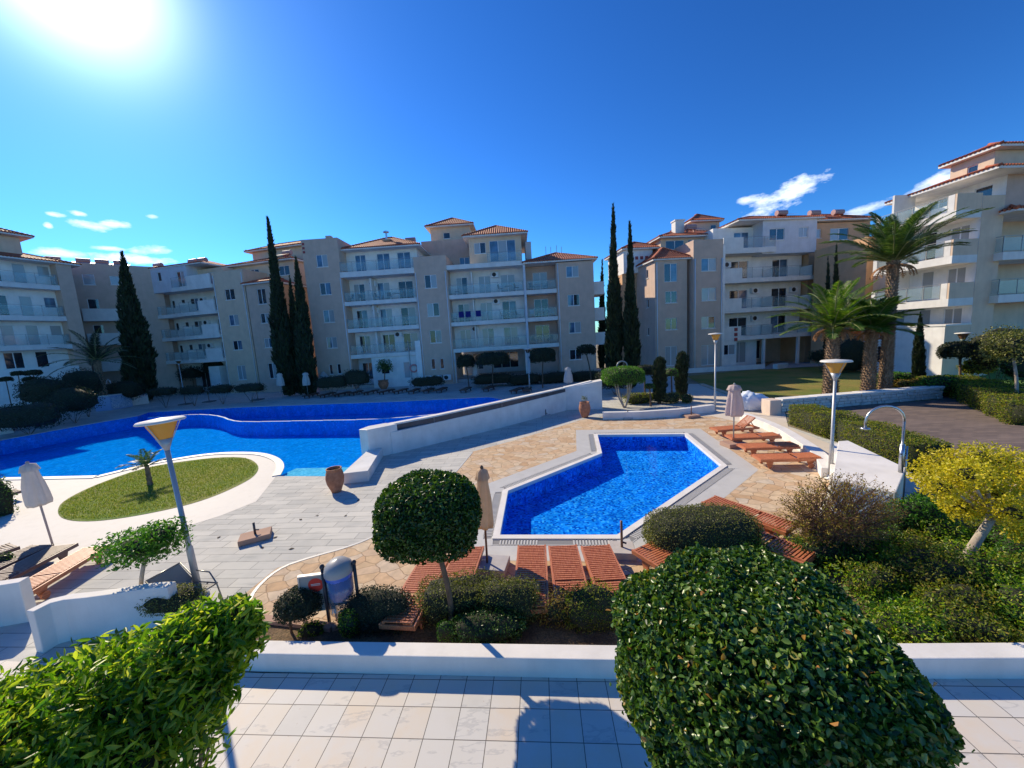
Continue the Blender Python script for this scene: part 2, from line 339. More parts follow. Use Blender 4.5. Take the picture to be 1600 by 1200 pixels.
def mk_grass(name, g, d, sc_=.5):
    m = Mat(name); n = m.noise(sc_, 6); n2 = m.noise(30, 4); c = m.ramp(n, [(.36, g), (.62, d)]); c = m.mix(1.0, c, m.ramp(n2, [(.3, (.55, .6, .5)), (.7, (1.4, 1.35, 1.2))]), 'MULTIPLY')
    m.color(c); m.rough(.95); m.bump(n2, 1.0, .04); return m.mat
def mk_mosaic(name, cs, size=.06, cau=.25):
    m = Mat(name); v = m.n('ShaderNodeVectorMath', operation='SNAP'); m.l(m.co, v.inputs[0]); v.inputs[1].default_value = (size, size, size)
    w = m.n('ShaderNodeTexWhiteNoise'); m.l(v.outputs[0], w.inputs[0]); c = m.ramp(w.outputs[0], cs, 'CONSTANT')
    n = m.noise(2.2, 4); c = m.mix(1.0, c, m.ramp(n, [(.35, (1 - cau,) * 3), (.65, (1 + cau,) * 3)]), 'MULTIPLY'); m.color(c); m.rough(.9); m.p.inputs['Specular IOR Level'].default_value = 0; return m.mat
def mk_water():
    m = Mat('pool water'); m.t.nodes.remove(m.p)
    n = m.noise(2.6, 5, m.mapping((1, 1.6, 1), .3)); n2 = m.noise(11, 3)
    b = m.n('ShaderNodeBump'); b.inputs['Strength'].default_value = .07; b.inputs['Distance'].default_value = .012; m.l(m.math('ADD', n, m.math('MULTIPLY', n2, .25)), b.inputs['Height'])
    fr = m.n('ShaderNodeFresnel'); fr.inputs[0].default_value = 1.33; m.l(b.outputs[0], fr.inputs[1])
    t = m.n('ShaderNodeBsdfTransparent'); t.inputs[0].default_value = (.62, .93, 1, 1); g = m.n('ShaderNodeBsdfGlossy'); g.inputs['Roughness'].default_value = .03; g.inputs[0].default_value = (.8, .9, 1, 1); m.l(b.outputs[0], g.inputs['Normal'])
    x = m.n('ShaderNodeMixShader'); m.l(m.math('MULTIPLY', fr.outputs[0], .14), x.inputs[0]); m.l(t.outputs[0], x.inputs[1]); m.l(g.outputs[0], x.inputs[2]); m.l(x.outputs[0], m.out.inputs[0]); return m.mat
def mk_park():
    m = Mat('worn brown brick paving'); v = m.mapping((1, 1, 1), R(8))
    b = m.n('ShaderNodeTexBrick'); b.inputs['Scale'].default_value = 1; b.inputs['Brick Width'].default_value = .42; b.inputs['Row Height'].default_value = .21; b.inputs['Mortar Size'].default_value = .012
    b.inputs['Color1'].default_value = (.13, .10, .09, 1); b.inputs['Color2'].default_value = (.20, .15, .125, 1); b.inputs['Mortar'].default_value = (.10, .08, .07, 1); m.l(v, b.inputs[0])
    n = m.noise(.9, 6, m.mapping((.3, 2.2, 1), R(-4))); c = m.mix(m.ramp(n, [(.5, (0, 0, 0)), (.75, (.7, .7, .7))]), b.outputs[0], (.25, .19, .16)); m.color(c); m.rough(.8); m.bump(b.outputs[1], -.4, .01); return m.mat
DECK = mk_decktile(); CRAZY = mk_crazy(); MARBLE = mk_marble(); WATER = mk_water(); PARK = mk_park()
LAWN = mk_grass('dry lawn', (.13, .19, .025), (.30, .22, .06), .35); LAWN2 = mk_grass('island lawn', (.15, .25, .035), (.27, .28, .07), .5); SOIL = mk_grass('brown soil', (.10, .06, .04), (.22, .15, .09), 1.5)
EARTH = mk_grass('dry earth', (.22, .18, .12), (.32, .26, .19), .3)
WCONC = stucco('white concrete apron', (.60, .58, .54), .06, .7, .4); STONEW = stucco('white stone coping', (.56, .555, .52), .06, .5, 2); PATHM = stucco('pale sandstone path', (.66, .58, .47), .08, .8, .6)
MOSK = mk_mosaic('small pool mosaic', [(0, (.003, .10, .50)), (.15, (.008, .19, .74)), (.45, (.016, .29, .88)), (.75, (.035, .38, .95)), (.93, (.10, .50, .98))], .06, .15)
MOSM = mk_mosaic('main pool mosaic', [(0, (.003, .25, .76)), (.3, (.003, .28, .81)), (.6, (.005, .32, .86)), (.9, (.02, .38, .92))], .11, .10)
MOSL = mk_mosaic('shallow pool mosaic', [(0, (.22, .60, .82)), (.4, (.28, .66, .86)), (.8, (.38, .74, .90))], .10, .12)
MOSP = mk_mosaic('blue and white platform mosaic', [(0, (.55, .62, .7)), (.5, (.15, .28, .5)), (.75, (.35, .45, .6))], .04, .1)
def offset(poly, d):
    n = len(poly); A = sum(poly[k][0] * poly[(k + 1) % n][1] - poly[(k + 1) % n][0] * poly[k][1] for k in range(n)); s = 1 if A > 0 else -1; out = []
    for k in range(n):
        p0, p1, p2 = (Vector(poly[(k + i) % n][:2]) for i in (-1, 0, 1)); e1 = (p1 - p0).normalized(); e2 = (p2 - p1).normalized()
        n1 = Vector((e1.y, -e1.x)) * s; n2 = Vector((e2.y, -e2.x)) * s; b = (n1 + n2); b = b / max(b.dot(n1), .35); out.append(tuple(p1 + b * d))
    return out
def smoothpoly(pts, it=2):
    for _ in range(it):
        q = []
        for a, b in zip(pts, pts[1:] + pts[:1]): q += [(a[0] * .75 + b[0] * .25, a[1] * .75 + b[1] * .25), (a[0] * .25 + b[0] * .75, a[1] * .25 + b[1] * .75)]
        pts = q
    return pts
def smoothline(pts, it=2):
    for _ in range(it):
        q = [pts[0]]
        for a, b in zip(pts, pts[1:]): q += [(a[0] * .75 + b[0] * .25, a[1] * .75 + b[1] * .25), (a[0] * .25 + b[0] * .75, a[1] * .25 + b[1] * .75)]
        pts = q + [pts[-1]]
    return pts
def struct(name, mb, mats, **k): return tag(mb.build(name, mats, **k), kind='structure')
# ================================================================== GROUND, POOLS
# main pool outline (world), clockwise from far left
FARE = [G(-260, 760), G(0, 688), G(120, 666), G(214, 650), G(232, 644), G(380, 636), G(485, 632), G(625, 627), G(765, 620), G(800, 626)]
WALLB = [(5.35, 24.0), (3.4, 24.1), (-.75, 20.55), (-4.05, 18.05), (-6.0, 16.75), (-6.75, 15.0)]      # back (pool) side of the fall wall
WLOW = [G(548, 744)]
ISL = [G(432, 744), G(440, 729), G(430, 716), G(400, 708), G(330, 709), G(250, 722), G(195, 735), G(150, 746), G(0, 749), G(-260, 800)]
ISL_S = smoothline(ISL[:8], 2) + ISL[8:]
MAINP = FARE + WALLB + WLOW + ISL_S
KID = [G(933, 680), G(1070, 679), G(1128, 728), G(965, 838), G(780, 838), G(793, 768), G(940, 709)]
big = [(-900, -300), (900, -300), (900, 1500), (-900, 1500)]
holes = [MAINP, KID]
struct('ground', MB().sheet(big, -.012, holes), EARTH)
deck = [(-75, 5.35), (-4.6, 5.35), (-4.2, 5.5), (1.26, 5.0), (7, 4.6), (12, 8), (13, 14), (13.2, 24), (15, 33), (22, 48), (-75, 62)]
struct('pool_deck', MB().sheet(deck, 0, holes), DECK)
# crazy paving
CZ = [G(385, 1010), G(380, 930), G(432, 888), G(485, 870), G(548, 853), G(590, 835), G(655, 800), G(705, 745), G(738, 706), G(800, 689), G(870, 668), G(905, 657), G(945, 651), G(1115, 645), G(1165, 655), G(1200, 690), G(1300, 745), G(1260, 850), G(1000, 1000)]
ring = offset(KID, 1.02)
struct('crazy_paving', MB().sheet(CZ, .004, [ring]), CRAZY)
eb = MB()
bl = smoothline([G(400, 965, 0), G(385, 935), G(432, 889), G(485, 871), G(548, 854), G(590, 836), G(655, 801), G(705, 746), G(738, 707)], 2)
for a, b in zip(bl, bl[1:]): eb.bar((a[0], a[1], .004), (b[0], b[1], .004), .07, .016)
struct('paving_edge', eb, STONEW)
# white apron round the lawn island
AP = [G(-260, 800)] + [(p[0], p[1]) for p in ISL_S[::-1][1:]] + [G(400, 784), G(345, 806), G(294, 822), G(230, 850), G(165, 858), G(120, 880), G(-60, 885), G(-300, 900)]
LW = smoothpoly([G(88, 801), G(97, 783), G(150, 757), G(230, 729), G(330, 715), G(385, 714), G(406, 727), G(400, 743), G(375, 758), G(330, 778), G(280, 793), G(200, 809), G(140, 816), G(100, 813)], 2)
struct('island_apron', MB().sheet(AP, .004, [LW]), WCONC)
struct('island_lawn', MB().sheet(LW, .012), LAWN2)
# stone rings of the small pool
r1, r2, r3 = offset(KID, .16), offset(KID, .42), ring
struct('pool_surround', MB().sheet(r3, .006, [r2]), mk_s := STONEW)
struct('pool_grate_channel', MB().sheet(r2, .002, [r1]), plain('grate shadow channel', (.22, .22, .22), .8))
kb = MB(); kb.sheet(r1, .035, [offset(KID, -.02)])
for k in range(len(KID)):
    a, b = r1[k], r1[(k + 1) % len(KID)]; kb.quad((*a, -.01), (*b, -.01), (*b, .035), (*a, .035))
    a, b = offset(KID, -.02)[k], offset(KID, -.02)[(k + 1) % len(KID)]; kb.quad((*b, -.09), (*a, -.09), (*a, .035), (*b, .035))
struct('pool_kerb', kb, WHITE2)
gr = MB()
for k in range(len(KID)):
    a, b = Vector(offset(KID, .29)[k]), Vector(offset(KID, .29)[(k + 1) % len(KID)]); L = (b - a).length; d = (b - a) / L; nn = Vector((-d.y, d.x)); t = .3
    gr.obox((a.x, a.y, .006), (.16, 0, 0), (0, .16, 0), (0, 0, .005))
    while t < L - .3:
        if not (k == 3 and .38 * L < t < .62 * L): gr.obox((a.x + d.x * t, a.y + d.y * t, .006), (d.x * .018, d.y * .018, 0), (nn.x * .125, nn.y * .125, 0), (0, 0, .006))
        t += .075
    for s in (-.115, .115): gr.bar((a.x + d.x * .15 + nn.x * s, a.y + d.y * .15 + nn.y * s, .006), (b.x - d.x * .15 + nn.x * s, b.y - d.y * .15 + nn.y * s, .006), .025, .012)
struct('pool_grate', gr, STONEW)
def basin(name, poly, zf, mat, wz=-.09, hole=None):
    m = MB(); m.sheet(poly, zf); n = len(poly); A = sum(poly[k][0] * poly[(k + 1) % n][1] - poly[(k + 1) % n][0] * poly[k][1] for k in range(n))
    for k in range(n):
        a, b = poly[k], poly[(k + 1) % n]
        if A > 0: a, b = b, a
        m.quad((*a, zf), (*b, zf), (*b, 0), (*a, 0))
    struct(name, m, mat)
basin('small_pool_basin', KID, -.62, MOSK)
struct('small_pool_water', MB().sheet(offset(KID, -.005), -.07), WATER)
basin('main_pool_basin', MAINP, -1.05, MOSM)
struct('main_pool_water', MB().sheet(offset(MAINP, -.01), -.06), WATER)
# pale shallow entry shelf
SH = [G(432, 744), G(437, 735), G(462, 724), G(566, 722), G(556, 735), G(549, 744)]
sh = MB(); sh.prism(offset(SH, -.02), -1.04, -.22); struct('pool_entry_shelf', sh, MOSL)
SH2 = [G(545, 744), G(440, 744), G(436, 738), G(552, 738)]
struct('pool_entry_step', MB().prism(offset(SH2, -.03), -.215, -.13), MOSL)
# dividing ledge between the two levels of the main pool
DV = smoothline([G(232, 652), G(285, 648), G(320, 647), G(345, 650), G(362, 657), G(385, 659), G(480, 657), G(583, 655), G(650, 650), G(720, 643)], 1)
dv = MB()
for a, b in zip(DV, DV[1:]): dv.bar((a[0], a[1], -.53), (b[0], b[1], -.53), .22, 1.03)
struct('pool_ledge', dv, MOSM)
dv = MB()
for a, b in zip(DV, DV[1:]): dv.bar((a[0], a[1], -.01), (b[0], b[1], -.03), .12, .03)
struct('pool_ledge_coping', dv, WHITE2)
kc = MB()
for seg in (FARE, ISL_S):
    for a, b in zip(seg, seg[1:]): kc.bar((a[0], a[1], .012), (b[0], b[1], .012), .3, .05)
struct('pool_coping', kc, STONEW)
# island rings
ir = MB()
q = [p for p in ISL_S]
c0 = Vector((sum(p[0] for p in LW) / len(LW), sum(p[1] for p in LW) / len(LW)))
# marble terrace
TR = [(-14, -6), (14, -6), (14, 4.0), (6.9, 4.36), (1.26, 4.72), (-4.2, 5.15), (-5.6, 5.3), (-9, 5.7), (-14, 6.2)]
struct('terrace', MB().sheet(TR, .012), MARBLE)
# planting beds, path, lawn and parking
BED = [(-4.7, 5.45), (1.26, 5.0), (6.8, 4.62), (16, 4.2), (17, 9.5), G(1480, 745), G(1400, 790), G(1290, 800), G(1240, 850), G(1100, 880), G(960, 905), (0.2, 6.75), (-1.5, 6.62), G(520, 985), G(410, 972)]
struct('planting_bed', MB().sheet(BED, .05), SOIL)
kb2 = MB(); kk = [G(395, 972), G(460, 979), G(520, 987), (-1.5, 6.72), (.2, 6.85)]
for a, b in zip(kk, kk[1:]): kb2.bar((a[0], a[1], .06), (b[0], b[1], .06), .14, .12)
struct('bed_kerb', kb2, BRICKY)
LN = [G(1072, 588), G(1200, 576), G(1300, 572), G(1390, 588), G(1463, 607), G(1465, 620), G(1300, 630), G(1218, 636), G(1186, 633), G(1098, 602)]
struct('lawn', MB().sheet(LN, .03), LAWN)
LN2 = [G(1420, 580), G(1476, 612), (60, 24), (60, 60), (33, 34)]
struct('far_lawn', MB().sheet(LN2, .02), mk_grass('deep green lawn', (.07, .18, .02), (.14, .25, .04), .3))  # darker, greener grass than the lawn by the stone wall
PK = [G(1465, 626), G(1300, 636), G(1236, 642), G(1280, 655), G(1475, 712), (16.2, 9.6), (60, 2), (60, 23), G(1600, 655), G(1480, 617)]
struct('parking_area', MB().sheet(PK, .022), PARK)
PT = [G(1040, 655), G(1072, 600), G(1095, 600), G(1190, 636), G(1225, 640), G(1232, 668), G(1425, 745), G(1600, 800), G(1600, 820), G(1420, 770), G(1300, 752), G(1165, 662), G(1110, 650)]
struct('path', MB().sheet(PT, .008), PATHM)
pk = MB(); e = [G(1096, 601), G(1140, 617), G(1186, 635)]
for a, b in zip(e, e[1:]): pk.bar((a[0], a[1], .05), (b[0], b[1], .05), .35, .10)
struct('lawn_kerb', pk, plain('sandstone kerb', (.62, .47, .33), .8, 0, .1))
pk = MB(); e = [G(1290, 571), G(1400, 588), G(1470, 603)]
for a, b in zip(e, e[1:]): pk.bar((a[0], a[1], .12), (b[0], b[1], .12), .5, .2)
struct('lawn_edge_path', pk, PATHM)
struct('entrance_paving', MB().sheet([G(1190, 578), G(1215, 562), G(1300, 560), G(1320, 571)], .06), plain('grey paving', (.38, .38, .38), .8, 0, .1))
# ================================================================== WALLS OF THE POOL GARDEN
def upright(name, line, z, th, mats, label, cat='wall', cap=.0, capm=None, side=0, bevel=.012):
    """a wall following a line; heights may vary along it"""
    m = MB(); n = len(line); zz = z if hasattr(z, '__len__') else [z] * n; N = []
    for k in range(n):
        a = Vector(line[max(k - 1, 0)]); b = Vector(line[k]); c = Vector(line[min(k + 1, n - 1)])
        d1 = (b - a).normalized() if k else (c - b).normalized(); d2 = (c - b).normalized() if k < n - 1 else d1
        t = (Vector((-d1.y, d1.x)) + Vector((-d2.y, d2.x))); t.normalize(); t /= max(t.dot(Vector((-d1.y, d1.x))), .4); N.append(t)
    i = len(m.v)
    for k in range(n):
        p = Vector(line[k]); o1 = p + N[k] * th * (.5 + side / 2); o2 = p - N[k] * th * (.5 - side / 2)
        m.v += [(o1.x, o1.y, 0), (o1.x, o1.y, zz[k]), (o2.x, o2.y, zz[k]), (o2.x, o2.y, 0)]
    for k in range(n - 1):
        a = i + 4 * k; b = a + 4
        for q in ((a, a + 1, b + 1, b), (a + 1, a + 2, b + 2, b + 1), (a + 2, a + 3, b + 3, b + 2)): m.f.append(q); m.m.append(0)
    m.f += [(i, i + 3, i + 2, i + 1), (i + 4 * n - 4, i + 4 * n - 3, i + 4 * n - 2, i + 4 * n - 1)]; m.m += [0, 0]
    return tag(m.build(name, mats, bevel=bevel), label, cat)
# the raised overflow wall: tall back wall, water channel, lower front wall
wb = [(-6.35, 16.55), (-4.05, 17.85), (-.75, 20.35), (3.4, 23.95), (5.25, 24.0)]
wf = [G(613, 709), G(680, 693), G(785, 667.5), G(884, 641)]
fw_root = empty('overflow_wall', (0, 0, 0), 0, 'long pale stone overflow wall with a water channel along its top, beside the main pool', 'pool wall')
MBL = stucco('white veined marble cladding', (.70, .70, .68), .14, .45, 1.5)
def strip(line, zs, th, inset=0):
    m = MB(); L = [Vector(p) for p in line]
    for k in range(len(L) - 1):
        d = (L[k + 1] - L[k]).normalized(); nn = Vector((-d.y, d.x)); a = L[k]; b = L[k + 1]
        p = [(a - nn * th / 2, 0, zs[k]), (b - nn * th / 2, 0, zs[k + 1]), (b + nn * th / 2, 0, zs[k + 1]), (a + nn * th / 2, 0, zs[k])]
        i = len(m.v); m.v += [(q[0].x, q[0].y, 0) for q in p] + [(q[0].x, q[0].y, q[2]) for q in p]
        for q in ((4, 5, 6, 7), (0, 1, 5, 4), (1, 2, 6, 5), (2, 3, 7, 6), (3, 0, 4, 7)): m.f.append(tuple(i + c for c in q)); m.m.append(0)
    return m
strip(wb, [1.33, 1.40, 1.48, 1.52, 1.86], .34).build('back_wall', WHITE2, fw_root)
strip(wf, [1.02, 1.06, 1.14, 1.24], .16).build('front_wall', MBL, fw_root)
mm = MB()
for k in range(3):
    a, b = Vector(wf[k]), Vector(wf[k + 1]); c, d = Vector(wb[k + 1]) if k else Vector((-5.95, 16.75)), Vector(wb[k + 1 + (1 if k else 0)]) if k < 2 else Vector(wb[3])
    mm.quad((a.x, a.y, .86), (b.x, b.y, .96), (d.x, d.y, .96), (c.x, c.y, .86))
mm.build('channel_water', plain('dark channel water', (.02, .05, .08), .05), fw_root)
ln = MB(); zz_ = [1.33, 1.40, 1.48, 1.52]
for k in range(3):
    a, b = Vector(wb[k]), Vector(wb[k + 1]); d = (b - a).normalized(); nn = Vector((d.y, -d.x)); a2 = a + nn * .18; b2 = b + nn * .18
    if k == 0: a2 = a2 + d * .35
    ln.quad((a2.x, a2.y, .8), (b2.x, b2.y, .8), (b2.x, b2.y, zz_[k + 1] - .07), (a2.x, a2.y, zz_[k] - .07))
ln.build('channel_dark_strip', plain('dark channel strip', (.035, .05, .07), .3, 0, .3), fw_root)  # dark strip just proud of the back wall's channel side
m = MB(); m.prism([(-5.8, 16.28), (-5.45, 16.62), (-6.1, 17.0), (-6.75, 16.55), (-6.95, 15.95), (-6.5, 15.75)], 0, 1.35); m.build('end_post', MBL, fw_root, bevel=.02)
m = MB(); m.prism([(-6.6, 15.9), (-6.05, 16.1), (-5.55, 13.1), (-6.45, 12.95)][::-1], 0, .42); m.build('low_wall', MBL, fw_root, bevel=.02)
m = MB(); m.prism([G(884, 641), (5.82, 23.5), (5.9, 24.15), (3.4, 24.1)], 0, 1.5, top=False)
i = len(m.v); m.build('end_block', MBL, fw_root)
m = MB(); a = G(884, 641); P4 = [(a[0], a[1]), (5.84, 23.5), (5.92, 24.17), (3.4, 24.12)]; z4 = [1.50, 1.87, 1.9, 1.56]
for k in range(4): m.quad((*P4[k], 1.49), (*P4[(k + 1) % 4], 1.49), (*P4[(k + 1) % 4], z4[(k + 1) % 4]), (*P4[k], z4[k]))
m.quad(*[(*P4[k], z4[k]) for k in range(4)]); m.build('end_cap', WHITE2, fw_root)
lw = [G(942, 655), G(1000, 654), G(1060, 650), G(1114, 643)]
upright('garden_wall', lw, .42, .3, WHITE2, 'low white wall behind the small pool, between the overflow wall and the tall lamp', bevel=.015)
# planter wall in the foreground
pw = [(-5.2, 5.42), (-4.2, 5.31), (1.26, 4.82), (6.8, 4.46), (16, 3.95)]
upright('planter_wall', pw, .32, .26, WHITE2, 'long low white planter wall across the foreground, between terrace and shrubs', bevel=.015)
wa = smoothline([G(46, 955, .8), G(88, 934, .8), G(160, 927, .8), G(236, 914, .8), G(268, 913, .8)], 1)
upright('terrace_wall', wa, .8, .18, WHITE2, 'curved white wall in front of the small standard tree, behind the leafy foreground shrub', bevel=.015)
wa = [G(-200, 935, .85), G(0, 911, .85), G(38, 905, .85)]
upright('terrace_wall', wa, .85, .2, WHITE2, 'short white wall at the left edge of the photo, below the brown loungers', bevel=.015)
# rubble wall beside the parking
def stonewall():
    r = empty('stone_wall', (0, 0, 0), 0, 'low whitewashed rubble stone wall along the lawn and the brown paved yard', 'wall')
    a, b = Vector(G(1216, 643)), Vector(G(1466, 622)); L = (b - a).length; d = (b - a) / L; nn = Vector((-d.y, d.x)); m = MB(); z = 0; rr = random.Random(3)
    for z0, z1 in ((0, .17), (.17, .33), (.33, .5), (.5, .64)):
        t = 0
        while t < L:
            w = rr.uniform(.22, .55); w = min(w, L - t); c = a + d * (t + w / 2); k = .22 + rr.uniform(-.03, .045)
            m.obox((c.x, c.y, (z0 + z1) / 2), (d.x * (w / 2 - .02), d.y * (w / 2 - .012), 0), (nn.x * k, nn.y * k, rr.uniform(-.01, .01)), (0, 0, (z1 - z0) / 2 - .014)); t += w
    m.build('stones', stucco('whitewashed rubble', (.70, .66, .60), .22, .9, 2.5), r, bevel=.02)
    m = MB(); c = (a + b) / 2; m.obox((c.x, c.y, .31), (d.x * L / 2, d.y * L / 2, 0), (nn.x * .18, nn.y * .18, 0), (0, 0, .30)); m.build('core', CONC, r)
    m = MB(); t = 0
    while t < L:
        w = min(rr.uniform(.5, .9), L - t); c = a + d * (t + w / 2); m.obox((c.x, c.y, .69), (d.x * (w / 2 - .006), d.y * (w / 2 - .006), 0), (nn.x * .28, nn.y * .28, 0), (0, 0, .045 + rr.uniform(0, .012))); t += w
    m.build('coping', stucco('white coping stone', (.80, .77, .72), .1), r, bevel=.015)
    m = MB(); p = Vector(G(1210, 648)); m.box(p.x - .35, p.x + .25, p.y - .15, p.y + .55, 0, .82); m.build('pier', stucco('peach pier render', (.72, .58, .47)), r, bevel=.02)
stonewall()
# shower platform
sp = empty('shower_platform', (0, 0, 0), 0, 'white raised platform with blue mosaic front under the chrome shower arch', 'platform')
T = [G(1301, 749, .95), G(1400, 770, .95), G(1416, 731, .95), G(1325, 688, .95), G(1310, 689, .95)]
m = MB().prism(T, .0, .95); m.build('platform_body', WHITE2, sp, bevel=.02)
a, b = Vector(T[0]), Vector(T[1]); d = (b - a).normalized(); m = MB(); m.obox(((a.x + b.x) / 2 + d.y * .012, (a.y + b.y) / 2 - d.x * .012, .44), (d.x * ((b - a).length / 2 - .08), d.y * ((b - a).length / 2 - .08), 0), (-d.y * .01, d.x * .01, 0), (0, 0, .40)); m.build('mosaic_panel', MOSP, sp)
upright('kerb_wall', smoothline([G(1162, 655), G(1215, 676), G(1255, 702), G(1281, 722), G(1296, 748)], 1), .34, .42, WHITE2, 'low white kerb wall behind the heads of the four loungers', bevel=.02)
m = MB().prism([G(1296, 752, .3), G(1308, 748, .3), G(1312, 700, .3), G(1298, 702, .3)], 0, .5); tag(m.build('white_block', WHITE2, bevel=.02), 'white step block at the foot of the right lamp post, left of the shower platform', 'block')
# front low wall of the right building and low wall of the left back garden
upright('retaining_wall', [G(1075, 583), G(1194, 576)], .5, .3, WHITE2, 'long low white wall in front of the tan building behind the lawn')
upright('retaining_wall', [G(1211, 577), G(1228, 575)], .55, .5, WHITE2, 'short white wall block beside the building entrance behind the lawn')
upright('retaining_wall', [G(268, 613), G(340, 607), G(430, 602)], .75, .3, WHITE2, 'low pale wall at the back left, behind the small ball trees')
# spa block with steps, far left
sb = empty('spa_block', (0, 0, 0), 0, 'raised pale spa block with tiled panel and two handrails, far left of the pool', 'spa block')
A = [G(150, 643), G(175, 641), G(208, 635), G(200, 628), G(152, 632)]
m = MB().prism(A, 0, 1.5); m.build('block_body', plain('blue painted side', (.30, .40, .62), .6), sb)
a, b = Vector(A[1]), Vector(A[2]); d = (b - a).normalized(); m = MB(); c = (a + b) / 2; m.obox((c.x + d.y * .02, c.y - d.x * .02, .75), (d.x * (b - a).length * .46, d.y * (b - a).length * .46, 0), (-d.y * .02, d.x * .02, 0), (0, 0, .6)); m.build('tiled_panel', MOSP, sb)
m = MB().prism(offset(A, .06), 1.5, 1.58); m.build('coping', WHITE2, sb)
m = MB().prism([G(208, 634), G(233, 630), G(231, 626), G(206, 629)], 0, 1.0); m.build('side_step', WHITE2, sb)
for (bx, by) in ((158, 638), (176, 637)):
    c = Vector(G(bx, by, 0)); z = 1.55; m = MB(); m.tube([(c.x, c.y, z), (c.x - .1, c.y, z + 1.2), (c.x - .05, c.y, z + 1.45), (c.x + .25, c.y - .1, z + 1.6), (c.x + .5, c.y - .2, z + 1.45), (c.x + .55, c.y - .2, z + 1.1)], .05, 8); m.build('handrail', plain('pale handrail', (.6, .5, .5), .4), sb, True)
m = MB(); g1_ = [G(-60, 660), G(0, 650), G(24, 668), G(22, 676), G(-60, 690)]; m.prism(g1_, 0, .95); tag(m.build('white_ramp_block', WHITE2, bevel=.02), 'pale sloping block at the far left edge of the pool deck', 'block')
# ================================================================== BUILDINGS
_wc = {}
WR = random.Random(11)
def window_mesh(w, h, kind):
    key = (round(w, 2), round(h, 2), kind)
    if key in _wc: return _wc[key]
    f = MB(); t = .055; d = .05
    f.box(0, w, 0, d, 0, t); f.box(0, w, 0, d, h - t, h); f.box(0, t, 0, d, t, h - t); f.box(w - t, w, 0, d, t, h - t)
    nm = 2 if w > 1.0 else 1
    if w > 2.4: nm = 3
    for k in range(1, nm): x = w * k / nm; f.box(x - .035, x + .035, .004, d, t, h - t)
    me = bpy.data.meshes.new('window'); me.from_pydata(f.v, [], f.f); me.materials.append(FRAME); me.update()
    g = MB()
    for k in range(nm):
        mt = {'d': 0, 'b': 1, 'c': 2}[kind[k % len(kind)]]
        g.quad((w * k / nm, .03 - .004 * k, .02), (w * (k + 1) / nm, .03 - .004 * k, .02), (w * (k + 1) / nm, .03 - .004 * k, h - .02), (w * k / nm, .03 - .004 * k, h - .02), m=mt)
    gm = bpy.data.meshes.new('pane'); gm.from_pydata(g.v, [], g.f)
    for a in (DGLASS, BGLASS, CURT): gm.materials.append(a)
    gm.polygons.foreach_set('material_index', g.m); gm.update(); _wc[key] = (me, gm); return _wc[key]
def window(b, u0, u1, z0, z1, v=0, side='f', kind=None, sill=True):
    """side f: in a wall facing -v at v; side l: in a wall facing -u at u=v, spanning u0..u1 in depth"""
    kind = kind or WR.choice(['cc', 'cd', 'dc', 'dd', 'dd', 'bd', 'cb', 'bc', 'db'])
    me, gm = window_mesh(u1 - u0, z1 - z0, kind)
    loc = (u0, v + .07, z0) if side == 'f' else (v + .07, u1, z0)
    o = mkobj('window', me, b, loc, 0 if side == 'f' else -PI / 2); mkobj('pane', gm, o)
    if sill and z1 - z0 < 1.9:
        s = MB().box(-.06, u1 - u0 + .06, -.13, -.03, -.07, -.015); s.build('sill', WHITE2, o)
    return (u0, u1, z0, z1)
